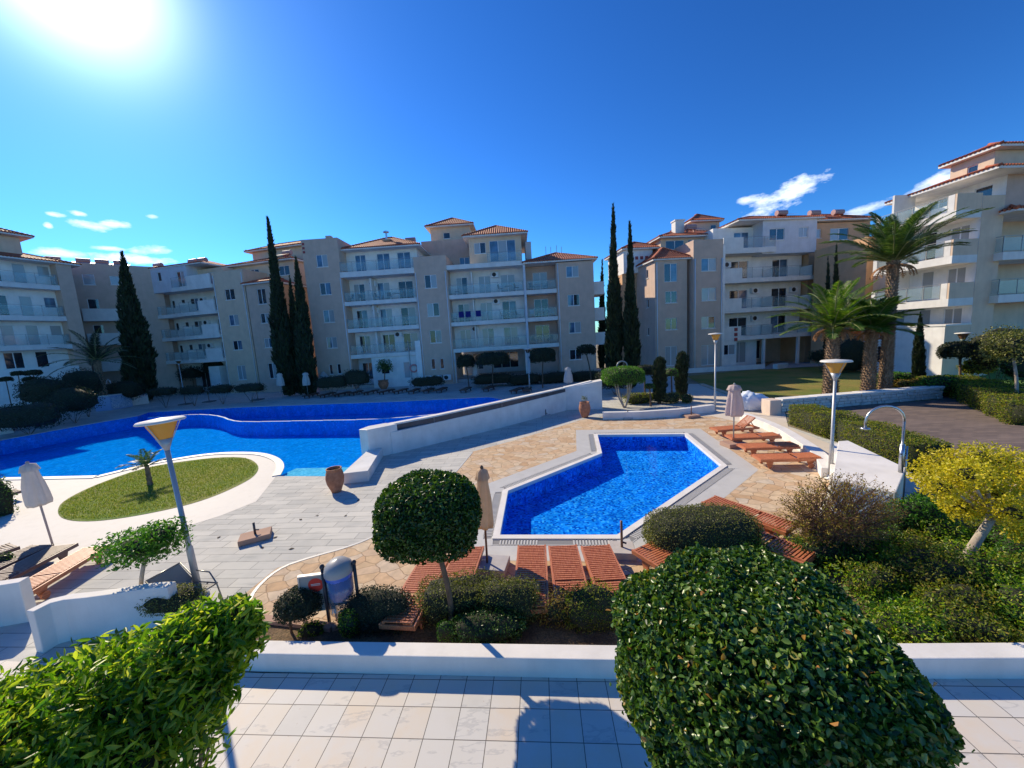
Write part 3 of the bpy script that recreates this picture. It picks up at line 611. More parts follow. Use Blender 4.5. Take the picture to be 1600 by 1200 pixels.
class Bld:
    def __init__(s, name, O, th, label):
        s.r = empty(name, (O[0], O[1], 0), R(th), label, 'building'); s.o = Vector(O); s.th = R(th)
        ca, sa = math.cos(s.th), math.sin(s.th); s.cu, s.cv = -s.o.x * ca - s.o.y * sa, s.o.x * sa - s.o.y * ca      # camera in local coordinates
        s.walls = {}
    def mb(s, mat): return s.walls.setdefault(mat.name, (MB(), mat))[0]
    def block(s, u0, u1, v0, v1, z0, z1, mat, fwin=(), lwin=(), rwin=(), skip=''):
        m = MB(); fh = [window(s.r, *w[:4], v=v0, kind=w[4] if len(w) > 4 else None) for w in fwin]; lh = [window(s.r, *w[:4], v=u0, side='l', kind=w[4] if len(w) > 4 else None) for w in lwin]
        if 'f' not in skip: m.panel((u0, v0), (1, 0), (0, -1), u1 - u0, z0, z1, [(a - u0, b - u0, c, d) for a, b, c, d in fh])
        if 'l' not in skip: m.panel((u0, v0), (0, 1), (-1, 0), v1 - v0, z0, z1, [(a - v0, b - v0, c, d) for a, b, c, d in lh])
        m.box(u0, u1, v0, v1, z0, z1, skip='fl' + skip); m.build('wall', mat, s.r)
    def flush(s):
        for k, (m, mat) in s.walls.items(): m.build('wall', mat, s.r)
    def roof(s, u0, u1, v0, v1, z, rise, oh=.5, kind='hip', hide=''):
        rise *= 1.35; r = MB(); a0, a1, b0, b1 = u0 - oh, u1 + oh, v0 - oh, v1 + oh; w, l = (b1 - b0), (a1 - a0)
        if w <= l: q = w / 2; R1, R2 = (a0 + q, (b0 + b1) / 2), (a1 - q, (b0 + b1) / 2)
        else: q = l / 2; R1, R2 = ((a0 + a1) / 2, b0 + q), ((a0 + a1) / 2, b1 - q)
        zt = z + rise; A, B, C, D = (a0, b0, z), (a1, b0, z), (a1, b1, z), (a0, b1, z); E, F = (*R1, zt), (*R2, zt)
        if kind == 'lean':      # rises towards the back
            r.quad(A, B, (a1, b1, zt), (a0, b1, zt)); r.quad(B, C, (a1, b1, zt)); r.quad(D, A, (a0, b1, zt)); r.quad(C, D, (a0, b1, zt), (a1, b1, zt))
        elif w <= l: r.quad(A, B, F, E); r.quad(B, C, F); r.quad(C, D, E, F); r.quad(D, A, E)
        else: r.quad(A, B, E); r.quad(B, C, F, E); r.quad(C, D, F); r.quad(D, A, E, F)
        ro = r.build('roof', ROOF, s.r)
        f = MB().box(a0 + .03, a1 - .03, b0 + .03, b1 - .03, z - .17, z - .004); f.build('fascia', WHITE2, ro)
        t = MB()      # rounded tile ends and ridge caps
        n = int((a1 - a0) / .24)
        for k in range(n): x = a0 + (k + .5) * (a1 - a0) / n; t.tube([(x, b0 - .03, z + .015), (x, b0 + .35, z + .015 + .35 * rise / (w / 2 if kind != 'lean' else w))], .075, 6)
        n = int((b1 - b0) / .24)
        if kind != 'lean':
            for k in range(n):
                y = b0 + (k + .5) * (b1 - b0) / n
                t.tube([(a0 - .03, y, z + .015), (a0 + .35, y, z + .015 + .35 * rise / (q))], .075, 6)
            for p_, e_ in (((a0, b0, z), E), ((a1, b0, z), F if w <= l else E), (E, F)): t.tube([p_, e_], .1, 6)
        t.build('tile_edge', ROOF, ro)
    def balcony(s, u0, u1, v0, v1, z, th=.46, rails=(('g', 0, 1),), ends='', wallm=None, h=1.12):
        """slab with fascia, then rail stretches given as fractions: g glass, s solid"""
        bm = MB().box(u0, u1, v0, v1, z - th, z); b = bm.build('balcony', wallm or WHITE2, s.r)
        def rail(a, c, kind):
            gl = MB(); po = MB(); sol = MB()
            a, c = Vector(a), Vector(c); L = (c - a).length; d = (c - a) / L
            if kind == 's': m = (a + c) / 2; nn = Vector((-d.y, d.x)); sol.obox((m.x, m.y, z + h / 2 - .02), (d.x * L / 2, d.y * L / 2, 0), (nn.x * .07, nn.y * .07, 0), (0, 0, h / 2 + .02)); sol.build('parapet', wallm or WHITE2, b); return
            n = max(1, round(L / 1.45))
            for k in range(n + 1):
                p = a + d * (L * k / n); po.box(p.x - .02, p.x + .02, p.y - .02, p.y + .02, z, z + h)
            m = (a + c) / 2; nn = Vector((-d.y, d.x)); gl.obox((m.x, m.y, z + .56), (d.x * L / 2, d.y * L / 2, 0), (nn.x * .005, nn.y * .005, 0), (0, 0, .45)); po.bar((a.x, a.y, z + h), (c.x, c.y, z + h), .035, .03)
            gl.build('glass_panel', RAILG, b); po.build('railing', GREYM, b)
        for k, f0, f1 in rails: rail((u0 + .09 + (u1 - u0 - .18) * f0, v0 + .09), (u0 + .09 + (u1 - u0 - .18) * f1, v0 + .09), k)
        for e_ in ends:
            k, sd = ('s' if e_.isupper() else 'g'), e_.lower(); x = u0 + .09 if sd == 'l' else u1 - .09
            rail((x, v0 + .1), (x, v1), k)
        return b
    def squares(s, us, zs, v, size=.3):
        for u in us:
            for z in zs: s_ = MB().box(u, u + size, v - .03, v + .02, z, z + size); s_.build('red_tile', REDT, s.r)
    def tank(s, u, v, z):
        m = MB(); m.tube([(u - .6, v, z + .55), (u + .6, v, z + .55)], .3, 14); m.box(u - .45, u - .4, v - .2, v + .2, z, z + .4); m.box(u + .4, u + .45, v - .2, v + .2, z, z + .4); m.quad((u - .9, v - .3, z + .35), (u + .9, v - .3, z + .35), (u + .9, v - 1.5, z - .05), (u - .9, v - 1.5, z - .05)); m.build('water_tank', plain('tank', (.45, .25, .22), .4), s.r)
    def ac(s, u, v, z):
        m = MB().box(u, u + .85, v - .35, v - .02, z, z + .62, m=0); m.lathe([(0, 0), (.24, 0), (.24, .02), (0, .02)], 16, (0, 0, 0), 1)
        n = 16 * 4; m.v[-n:] = [(u + .33 + p[0], v - .352 - p[2], z + .31 + p[1]) for p in m.v[-n:]]; m.build('air_conditioner', [FRAME, BLACK], s.r)
    def pipe(s, u, v, z0, z1):
        MB().tube([(u, v - .06, z0), (u, v - .06, z1)], .05, 8).build('downpipe', FRAME, s.r, True)
    def chimney(s, u, v, z, w=.9, h=1.6, mat=None):
        m = MB().box(u, u + w, v, v + w * .8, z, z + h); m.box(u - .08, u + w + .08, v - .08, v + w * .8 + .08, z + h, z + h + .15); m.build('chimney', mat or WHITE2, s.r)
FL = [4.08, 7.16, 10.27, 13.6]
# ---- central building
B = Bld('apartment_building', (-7.6, 43.2), -1.5, 'tan and white five-storey block with red tiled roofs at the centre, behind the main pool')
B.block(-15.5, -11.3, 0, 11, 0, 17.5, TAN, [(-14.0, -12.7, 14.37, 15.75), (-14.0, -12.7, 11.23, 12.6), (-13.98, -12.7, 8.05, 9.5), (-13.98, -12.74, 5.04, 6.35), (-14.07, -13.66, 1.94, 3.15, 'd'), (-13.1, -12.65, 1.94, 3.15, 'd')])
MB().box(-12.6, -12.0, -.05, .5, 17.5, 17.75).build('parapet', TAN, B.r)
B.squares([-15.42], [16.9, 16.45, 16.0], 0, .25)
# white section
cols = [(-10.85, -9.5), (-7.95, -6.45), (-5.4, -3.6)]
fw_ = []
for z in FL[:3]:
    for c in cols: fw_.append((c[0], c[1], z + .03, z + 2.22))
for c in [(-10.3, -9.0), (-7.65, -6.1), (-5.2, -3.6)]: fw_.append((c[0], c[1], 13.63, 15.85, 'bb'))
B.block(-11.3, -2.8, 1.8, 11, 4.0, 16.2, WHITE, fw_)
for z in FL[:3]: B.balcony(-11.3, -2.8, 0, 1.78, z)
B.balcony(-11.4, -2.8, -.15, 1.78, 13.6, .6)
for z in FL[:3]: MB().box(-8.35, -8.15, .6, 1.79, z + .003, z + 2.6).build('partition', WHITE2, B.r)
B.roof(-11.2, -2.6, 1.1, 9, 16.35, 1.6, .55)
B.chimney(-7.2, 3.2, 16.6, .9, 1.1, TAN); MB().tube([(-6.8, 3.5, 17.7), (-6.8, 3.5, 18.9)], .12, 8).lathe([(.0, 1.3), (.35, 1.2), (.35, 1.1), (.0, 1.1)], 12, (-6.8, 3.5, 17.6)).build('flue', METAL, B.r)
B.tank(-8.4, 4, 17.0); B.tank(-4, 4, 17.2)
B.block(-8.95, -3.45, .15, 1.8, 0, 3.6, WHITE, [(-7.9, -6.9, 1.6, 2.7, 'd'), (-5.2, -4.4, .95, 2.9, 'c')])
B.block(-3.45, -2.82, -.3, 1.8, 0, 5.3, WHITE)
B.block(-11.3, -8.95, 1.9, 6, 0, 4, PALE, [(-10.9, -9.4, .9, 3.0, 'dd')])
# tan stair block
B.block(-2.8, .95, -.1, 6, 0, 14.75, TAN, [(-1.7, -.32, 11.2, 12.7), (-1.7, -.3, 8.0, 9.5), (-1.66, -.3, 4.9, 6.4), (-1.78, -1.3, 1.83, 3.1, 'd'), (-.73, -.27, 1.83, 3.07, 'd')])
for u in (-2.6, -1.45, -.4): B.ac(u, -.1, .5)
B.block(-3.2, 3.7, 6, 12, 10, 18.0, TAN, [(1.6, 2.9, 14.2, 15.7, 'bb')])
B.block(-2.3, 3.0, 8, 13, 18, 20.2, BEIGE, [(-.6, .3, 18.7, 19.5, 'd')]); B.roof(-2.3, 3.0, 8, 13, 20.3, 1.3, .6)
# right white section
cols = [(1.6, 2.95), (4.3, 5.75), (6.95, 8.65)]
fw_ = [(c[0], c[1], z + .03, z + 2.2) for z in FL[:3] for c in cols]
B.block(.95, 9.65, 1.8, 12, 3.6, 13.58, WHITE, fw_)
for z in FL[:3]: B.balcony(.85, 9.62, 0, 1.78, z); MB().box(3.55, 3.7, .7, 1.79, z + .003, z + 2.6).build('partition', WHITE2, B.r)
B.balcony(.85, 9.66, -.1, 1.4, 13.6, .5, rails=(('g', .55, 1),)); MB().box(.95, 9.64, 1.38, 1.9, 13.2, 13.59).build('terrace_slab', WHITE2, B.r)
B.block(3.5, 9.65, 1.45, 11, 13.6, 16.9, BEIGE, [(4.1, 5.45, 15.0, 16.25, 'cd'), (5.9, 8.95, 13.95, 16.35, 'bcb')])
B.roof(3.4, 9.9, 1.3, 10.5, 16.95, 1.45, .55)
MB().box(10.2, 10.9, 4, 8, 14.5, 16.6).build('roof_plant', PALE, B.r)
B.block(9.64, 9.9, -.03, 2, 0, 13.3, PALE)
# narrow recessed bay and right tan block
B.block(9.9, 13.4, 1.8, 11, 0, 13.15, PINK, [(10.8, 12.5, z + .03, z + 2.2) for z in FL[:3]])
for z in FL[:3]: B.balcony(9.9, 13.38, .02, 1.78, z)
B.block(13.4, 17.65, 0, 11, 0, 13.1, TAN, [(14.55, 15.95, 11.42, 12.65), (14.6, 15.95, 8.2, 9.48), (14.6, 16.0, 5.08, 6.35), (14.57, 15.98, 1.97, 3.18)])
B.roof(10.1, 17.6, .2, 10, 13.35, 1.25, .5)
for z in (9.6, 6.6, 3.7): B.balcony(17.65, 19.1, 1.2, 4.5, z, .18, (('s', 0, 1),), 'R', None, 1.3)
MB().box(17.64, 17.75, 4.5, 9, 3, 12.5).build('side_wall', ORANGE, B.r)
for u in (.95, 9.5): MB().box(u - .14, u + .14, .05, .33, 0, 3.62).build('column', WHITE2, B.r)
B.block(.95, 13.35, 7.5, 8, 0, 3.55, PALE, [(2.2, 3.6, .9, 3.1, 'dd'), (5, 8.5, .9, 3.1, 'ddd')])
MB().box(-11, 17, .6, 7.4, 0, .35).build('floor_plinth', CONC, B.r)
for u in (12.6, 13.2, 13.9, 14.5): MB().tube([(u, 3, 14), (u, 3, 15.6 + .3 * math.sin(u * 5))], .03, 5).build('aerial', GREYM, B.r)
for u, z in ((-8.8, 8.9), (-8.8, 12.1), (5.9, 9.1), (5.9, 12.2), (3.1, 6.0), (-6.3, 5.9)): B.ac(u, 1.8, z)
for u, v in ((-11.45, 0), (-2.65, -.1), (.75, -.1), (13.6, 0)): B.pipe(u, v, .2, 13.0)
B.flush(); B1 = B
# ---- right-hand tan building behind the lawn
B = Bld('apartment_building', (23.4, 40.5), 5, 'brown and white stepped block with orange tiled roofs behind the right-hand lawn')
B.block(-7.55, -3.95, 0, 9, 0, 12.15, TAN, [(-6.5, -5.05, 9.88, 11.8), (-6.4, -5.08, 7.65, 8.9), (-6.4, -5.08, 4.78, 6.05), (-6.45, -5.12, .85, 3.0, 'cc')], [(1.5, 2.0, 10.6, 11.5, 'd'), (1.5, 2.0, 7.4, 8.3, 'd'), (1.5, 2.0, 4.3, 5.2, 'd')])
B.roof(-7.5, -3.7, .1, 8, 12.3, 1.15, .35)
B.block(-3.95, -3.6, .7, 9, 0, 12.2, PINK)
B.block(-3.6, -.3, -.6, 9, 0, 13.95, TAN, [(-2.72, -1.05, 10.72, 12.05), (-2.68, -1.04, 7.63, 9.0), (-2.68, -1.1, 4.68, 5.97), (-2.68, -1.1, .7, 2.9, 'cc')])
B.block(-.3, .02, -.5, 3, 0, 13.3, WHITE)
B.block(-9.3, -5.8, 4, 9, 11.6, 14.2, WHITE, [(-8.6, -8.2, 12.6, 13.3, 'd')]); B.squares([-7.9, -7.3, -6.7], [13.1], 4, .35)
B.roof(-9.2, -5.0, 4, 9, 14.35, .9, .45)
B.block(-9.3, -7.5, 4.5, 9, 0, 11.6, ORANGE)
cols = [(.35, 1.1, .95, 2.1), (2.0, 4.2, .05, 2.15)]
fw_ = []
for z in (3.55, 6.65, 9.85): fw_ += [(.35, 1.15, z + 1.0, z + 2.1), (2.15, 4.35, z + .03, z + 2.15)]
B.block(0, 6.3, 1.7, 9, 3.1, 12.5, WHITE, fw_)
for z in (3.6, 6.65, 9.87): B.balcony(.02, 6.15, 0, 1.68, z, .46, (('s', 0, .38), ('g', .38, 1)), 'r' if z > 9 else 'R')
B.balcony(.02, 6.18, -.1, 1.68, 13.05, .55, (('s', 0, .38), ('g', .38, 1)), '')
B.block(.02, 4.75, 1.6, 9, 12.5, 15.6, WHITE, [(2.5, 4.3, 13.1, 15.1, 'bb')])
B.block(6.3, 10.9, 1.7, 9, 3.2, 12.4, WHITE, [(7.3, 9.2, z + .05, z + 2.15) for z in (3.6, 6.65, 9.87)])
for z in (3.6, 6.65, 9.87): B.balcony(6.22, 10.9, .1, 1.68, z, .46, (('g', 0, 1),), 'R')
B.block(4.75, 11.1, .15, 9, 12.35, 15.85, PALE, [(5.55, 7.3, 13.78, 15.0), (9.0, 10.1, 13.98, 15.05)])
B.roof(2.2, 11.3, .3, 9, 16.0, 1.2, .5)
B.block(-5.2, 2.5, 3.2, 9, 12, 15.1, BEIGE, [(-4.6, -2.4, 13.9, 14.9, 'dd'), (-1.9, .2, 13.9, 14.9, 'dd')]); B.roof(-5.2, 3.4, 3.0, 10, 15.25, 1.15, .5)
B.block(1.5, 5.2, 8, 12, 15, 18.1, BEIGE, [(4.0, 4.8, 16.5, 17.8, 'd')]); B.roof(1.5, 5.0, 8, 12, 18.3, 1.0, .5)
B.chimney(-2.7, 4.5, 15.5, 1.1, 1.9)
B.block(-.3, 1.9, .1, 1.8, 0, 3.15, WHITE, [(.2, 1.8, 1.6, 2.75, 'dc')]); B.squares([1.55], [3.1, 3.65, 4.2], -.003, .36)
B.block(1.9, 5.2, 1.2, 2, 0, 3.2, WHITE, [(2.3, 3.95, .5, 2.9, 'cc')])
B.block(5.2, 11.1, 4.5, 6, 0, 3.3, BEIGE, [(6, 8.4, .5, 2.8, 'ddd')]); MB().box(5.2, 5.45, .2, .45, 0, 3.2).build('column', WHITE2, B.r); MB().box(9.4, 9.65, .2, .45, 0, 3.2).build('column', WHITE2, B.r)
B.block(11.1, 18.5, 1.0, 9, 0, 15.6, ORANGE, [(11.7, 12.5, 14.0, 15.0), (13.6, 15.9, 13.7, 15.0, 'cdc'), (11.9, 12.8, 10.6, 12.2), (15.2, 16.4, 10.6, 12.2), (11.9, 12.9, 7.4, 9.0)])
B.roof(11.4, 18.6, 1.0, 9, 15.9, 1.3, .5)
B.tank(9.0, 2.6, 16.75); B.tank(13.0, 2.5, 16.6); B.tank(16.0, 2.5, 16.6); B.tank(-1.0, 4.2, 16.0)
B.block(13.6, 18.5, -2.6, 1, 0, 8.9, PALE, [(15.0, 16.6, 4, 6)])
B.balcony(13.3, 19.5, -3.2, -1, 9.6, .7, (('s', 0, 1),)); B.block(15.2, 20, -1.2, 5, 9.6, 11.6, BEIGE)
for u, z in ((4.7, 5.2), (4.7, 8.3), (9.4, 8.2), (1.2, 11.3)): B.ac(u, 1.7, z)
for u, v in ((-3.45, -.6), (-7.35, 0), (-.45, -.6)): B.pipe(u, v, .2, 12.0)
B.flush(); B2 = B
# ---- building at the right edge
d = ray(*(1240 + 782 / 2.727, 200 + 560 / 2.727)); P3 = d[:2] / d[1] * 27
B = Bld('apartment_building', (P3[0], P3[1]), 5, 'white and beige block with sunlit balconies at the right edge, behind the tall palm')
lw_ = []
for z in (2.9, 5.9, 8.9): lw_ += [(.57, 1.67, z + .95, z + 2.27, 'cc'), (2.5, 3.3, z + .1, z + 2.3), (4.3, 5.2, z + .1, z + 2.3)]
B.block(0, 1.8, 0, 5.7, 0, 12.92, WHITE, lwin=lw_, skip='f')
B.mb(BEIGE).panel((0.0, -.004), (1, 0), (0, -1), 1.8, 0, 12.92)
B.block(1.8, 9, .0, 5.7, 11.7, 14.3, WHITE, lwin=[(.72, 1.72, 12.98, 13.95, 'db'), (3.2, 4.6, 12.95, 13.95, 'dd')], skip='f')
B.mb(PINK).panel((1.8, -.004), (1, 0), (0, -1), 7.2, 11.7, 14.3)
B.block(1.8, 9, 2.0, 8.5, 0, 11.7, BEIGE, [(3.2, 4.6, z + .05, z + 2.2) for z in (2.9, 5.9, 8.9)])
for z in (5.9, 8.9): B.balcony(1.3, 9, -.5, 1.98, z, .55, (('g', 0, 1),), 'l')
B.balcony(1.3, 9, -.5, 1.98, 2.95, .4, (('s', .4, 1),), '', None, .5)
B.roof(2.0, 9, -.3, 1.9, 11.75, .6, .6)
for z in (5.87, 8.9, 12.0):
    b = B.balcony(-2.05, -.01, .0, 5.3, z, .55, (), '')
    m = MB().box(-2.04, -.02, .01, .13, z - .5, z + 1.12); m.build('parapet', BEIGE, b)
    for y0, y1 in ((.14, .5), (5.0, 5.3)): MB().box(-2.05, -1.93, y0, y1, z + .003, z + 1.12).build('parapet', WHITE2, b)
    for y0, y1 in ((.55, 4.95),): MB().box(-2.0, -1.985, y0, y1, z + .1, z + 1.0).build('glass_panel', RAILG, b)
    m = MB()
    for y in (.55, 1.6, 2.7, 3.8, 4.95): m.box(-2.02, -1.98, y - .02, y + .02, z, z + 1.12)
    m.box(-2.02, -1.97, .5, 5.0, z + 1.09, z + 1.12); m.build('railing', GREYM, b)
    MB().box(-1.9, -.01, 4.1, 4.25, z + .003, z + 2.5).build('partition', WHITE2, B.r)
B.mb(BEIGE).panel((-2.1, 0), (1, 0), (0, -1), 2.08, 0, 3.9)
B.block(-2.1, -.02, .01, 5.7, 0, 3.9, WHITE, lwin=[(1.0, 1.35, .9, 2.2, 'c'), (4.2, 4.6, .9, 2.4, 'd')], skip='f')
MB().box(-2.16, 0, -.05, 5.7, 3.9, 4.02).build('coping', WHITE2, B.r)
B.roof(.0, 9, -.4, 5.1, 14.45, .9, .75)
B.block(1.0, 8, .25, 2.7, 14.5, 16.0, BEIGE, [], [(1.1, 1.7, 14.9, 15.5, 'd')]); B.roof(1.0, 9, .2, 2.6, 16.2, .55, .55)
MB().box(-.6, 0.0, 3.2, 3.8, 12.4, 13.1).build('air_conditioner', FRAME, B.r)
B.block(1, 9, 8.5, 14, 0, 12.4, ORANGE)
B.flush(); B3 = B
# ---- building at the left edge
B = Bld('apartment_building', (-48.86, 41.45), 70, 'shaded grey and white block with glass balconies at the far left edge')
fw_ = []
for z in (4.75, 7.25, 10.3, 13.65):
    for a, b_ in ((-.95, -.05), (-2.65, -1.75), (-4.3, -3.4), (-6.6, -5.4), (-9, -8)): fw_.append((a, b_, z + (1.0 if a > -1 else .05), min(z + 2.15, 15.9)))
fw_ = [w for w in fw_ if not (w[2] < 6 and w[3] > 7)]
fw2 = [(a, b_, 4.9, 6.6, 'dd') for a, b_ in ((-2.4, -1.5), (-4.5, -3.2))]
B.block(-20, 0.0, 1.3, 12, 0, 16.0, WHITE, [w for w in fw_ if w[2] > 7] + fw2)
B.block(0.0, 1.15, 0, 12, 0, 16.0, TAN)
for z in (7.25, 10.3, 13.65): B.balcony(-20, -.02, 0, 1.28, z, .5, (('s', 0, .70), ('g', .70, .995)) if z < 8 else (('s', 0, .5), ('g', .5, .995)), 'r')
B.block(-20, .05, -.3, 1.3, 0, 4.85, WHITE)
B.roof(-20, 1.3, .3, 12, 16.15, 1.6, .6); B.block(-20, -1.4, 2.2, 9, 16.3, 18.7, BEIGE); B.roof(-20, -1.2, 2, 9, 18.9, 1.2, .6)
B.flush(); B4 = B
B = Bld('apartment_building', (-52.04, 46.04), 40, 'plain shaded grey-brown connecting wing with solid white balconies, left of the broad cypress')
B.block(-3, 7.5, 0, 10, 0, 17.2, TAN, [(.45, 1.45, 14.6, 15.9), (2.75, 3.7, 14.7, 15.8), (.45, 1.4, 11.45, 12.9, 'dc'), (.5, 1.4, 8.35, 9.7, 'dc'), (2.6, 3.6, 8.4, 9.5)])
for z in (10.3, 7.3, 4.05): B.balcony(0, 3.6, -1.2, 0, z, .2, (('s', 0, 1),), 'LR', None, 1.3)
for u in (-1.8, .6, 2.2, 3.8): B.tank(u, 1.5, 17.2)
B.flush(); B5 = B
B = Bld('apartment_building', (-47.0, 50.06), -13, 'cream and white stepped block half hidden by cypresses, left of the central building')
B.block(-2.4, -.25, .4, 9, 0, 16.8, PINK)
B.block(-.25, 6.0, .2, 9, 13.7, 16.85, PALE, [(1.0, 1.65, 15.2, 16.35, 'dc'), (4.25, 5.5, 14.2, 16.1, 'dc')])
B.block(6.0, 10.2, 1.6, 9, 13.7, 16.4, BEIGE, [(7.5, 8.9, 14.4, 15.9, 'cd')])
fw_ = []
for z in (4.65, 7.75, 10.8): fw_ += [(.2, .8, z + 1.0, z + 2.1, 'd'), (1.9, 2.6, z + .05, z + 2.1, 'd'), (3.5, 4.9, z + .4, z + 2.1), (7.6, 9.4, z + .6, z + 2.15, 'dd')]
B.block(0, 10.2, 1.9, 9, 3.4, 13.7, WHITE, fw_)
for z in (4.65, 7.75, 10.8): B.balcony(0, 4.25, .1, 1.88, z, .45, (('g', 0, 1),), 'L'); B.balcony(4.3, 10.2, -.25, 1.88, z, .45, (('g', 0, .55), ('s', .55, 1)), 'L', None, 1.3)
B.balcony(3.7, 10.2, -.3, 1.58, 14.05, .5, (('g', 0, .4), ('s', .4, 1)), '', None, 1.25)
B.block(10.2, 15.0, 0, 9, 0, 15.4, BEIGE, [(11.8, 13.3, 11.85, 13.2), (11.8, 13.3, 8.65, 10.0), (11.8, 13.25, 5.55, 6.75), (11.85, 13.2, 1.7, 3.55, 'cc')])
B.block(15.0, 15.5, .8, 9, 0, 13.4, PINK)
MB().box(19.601, 19.65, -.25, 9, 0, 13.3).build('side_wall', ORANGE, B.r)
B.block(15.5, 19.6, -.3, 9, 0, 13.3, TAN, [(17.0, 18.25, 10.9, 12.75), (17.0, 18.3, 8.6, 9.8), (17.0, 18.3, 5.6, 6.75), (17.05, 18.3, 1.7, 3.65, 'dc')], [])
B.roof(15.5, 19.6, -.3, 8, 13.5, .7, .35)
B.block(8.8, 19.4, 3.5, 9, 13, 16.6, BEIGE, [(9.3, 11.3, 15.4, 16.0, 'd'), (12.3, 13.8, 15.3, 16.1, 'dd'), (16.2, 18.6, 14.9, 16.1, 'ddd')])
B.roof(8.6, 19.4, 3.3, 10, 16.8, 1.0, .5); B.roof(-2.4, 8.2, .6, 9, 16.95, 1.1, .5)
B.block(9.5, 18.5, 7, 12, 16.5, 19.3, BEIGE); B.roof(9.3, 18.6, 7, 12, 19.5, 1.0, .6)
for u, v in ((-1.4, 2.2), (4.4, 2.5), (6.0, 2.5), (18, 4.2)): B.tank(u, v, 17.3)
B.block(0, 10.2, 3.5, 5, 0, 3.4, PALE, [(1, 2.6, .5, 2.8, 'dd'), (5.5, 7.6, .5, 2.8, 'dd')]); B.block(6.2, 8.0, .8, 3.5, 0, 3.6, WHITE)
for u, z in ((5.6, 12.2), (5.6, 9.2), (5.6, 6.1)): B.ac(u, 1.9, z)
for u, v in ((10.4, 0), (14.8, 0)): B.pipe(u, v, .2, 15.0)
B.flush(); B6 = B
# ================================================================== FURNITURE AND OBJECTS
def make_lounger(wood, raised=False):
    r = empty('sun_lounger'); W_, L_ = .60, 1.95; sp = 1.2; h = .34
    f = MB()
    for s in (-1, 1): f.box(-.01, L_, s * W_ / 2 - .022, s * W_ / 2 + .022, h - .09, h)
    f.box(0, .04, -W_ / 2, W_ / 2, h - .09, h - .01); f.box(L_ - .04, L_, -W_ / 2, W_ / 2, h - .09, h - .01); f.box(sp - .02, sp + .02, -W_ / 2, W_ / 2, h - .1, h - .04)
    f.build('frame', wood, r, bevel=.004)
    m = MB(); n = 19
    for k in range(n): x = .05 + k * (sp - .1) / (n - 1); m.box(x - .0185, x + .0185, -W_ / 2 + .024, W_ / 2 - .024, h - .012, h + .008)
    m.build('seat', wood, r)
    m = MB(); n = 11; a = R(38) if raised else R(1.5)
    def P(t, y, z): return (sp + .03 + t * math.cos(a) - z * math.sin(a), y, h + .002 + t * math.sin(a) + z * math.cos(a))
    ex = (math.cos(a), 0, math.sin(a)); ez = (-math.sin(a), 0, math.cos(a))
    for k in range(n): t = .04 + k * .064; m.obox(P(t, 0, .01), [.0185 * q for q in ex], (0, W_ / 2 - .045, 0), [.009 * q for q in ez])
    for s in (-1, 1): m.obox(P(.35, s * (W_ / 2 - .05), -.01), [.35 * q for q in ex], (0, .018, 0), [.02 * q for q in ez])
    b = m.build('backrest', wood, r)
    if raised: MB().bar(P(.45, .2, -.02), (sp + .62, .2, h - .06), .03, .03).bar(P(.45, -.2, -.02), (sp + .62, -.2, h - .06), .03, .03).build('strut', wood, b)
    for x in (.32, 1.6):
        for s in (-1, 1):
            l = MB(); y = s * (W_ / 2 - .045); i = len(l.v)
            l.v += [(x - .12, y - .018, h - .085), (x + .12, y - .018, h - .085), (x + .035, y - .018, 0 if x < 1 else .06), (x - .035, y - .018, 0 if x < 1 else .06), (x - .12, y + .018, h - .085), (x + .12, y + .018, h - .085), (x + .035, y + .018, 0 if x < 1 else .06), (x - .035, y + .018, 0 if x < 1 else .06)]
            for q in ((0, 3, 2, 1), (4, 5, 6, 7), (0, 1, 5, 4), (1, 2, 6, 5), (2, 3, 7, 6), (3, 0, 4, 7)): l.f.append(tuple(i + c for c in q)); l.m.append(0)
            l.build('leg', wood, r)
            if x > 1: w = MB(); w.tube([(x, y + s * .03, .09), (x, y + s * .065, .09)], .09, 16); w.build('wheel', wood, r)
    return r
LGR = {'n': 'red wood loungers in front of the small pool', 'r': 'red wood loungers on the right of the small pool', 'b': 'loungers half hidden behind the low round bush', 'l': 'brown loungers at the left edge', 'f': 'dark loungers along the far pool edge'}
_lp = {}
def lounger(foot, head, wood, label, group, raised=False, z=.006):
    """foot, head: world xy of the two ends"""
    k = (wood.name, raised); a = Vector(foot); d = (Vector(head) - a); rz = math.atan2(d.y, d.x)
    if k not in _lp: _lp[k] = make_lounger(wood, raised); o = _lp[k]; o.location = (a.x, a.y, z); o.rotation_euler = (0, 0, rz)
    else: o = dup(_lp[k], (a.x, a.y, z), rz)
    o.scale = (1, 1, 1); return tag(o, label, 'sun lounger', LGR[group])
def foothead(px, py, ang, h=.34): g = G(px, py, h); return g, (g[0] + math.cos(ang), g[1] + math.sin(ang))
for (x, y, a, lb) in [(681, 869, -98, 'red slatted lounger partly behind the trunk of the central ball tree'), (735, 853.5, -97, 'red slatted lounger just left of the cream umbrella pole'),
                   (831, 852, -94, 'red slatted lounger right of the cream umbrella, first of the three side by side'), (879, 852, -92, 'middle one of the three red loungers side by side below the small pool'),
                   (930, 852, -90, 'red slatted lounger beside the brown umbrella stub, third of the three side by side')]:
    lounger(*foothead(x, y, R(a)), WOOD, lb, 'n')
for (p, q, lb, rs) in [((1115, 670), (1190, 664), 'red lounger with its backrest raised, farthest of the four beside the small pool', True), ((1138, 682), (1212, 679), 'flat red lounger next to the one with the raised backrest', False),
                   ((1158, 697), (1243, 694), 'flat red lounger behind the pinkish umbrella base', False), ((1181, 714), (1270, 712), 'flat red lounger nearest the right lamp post, with wheels showing', False)]:
    lounger(G(*p, .34), G(*q, .34), WOOD, lb, 'r', rs)
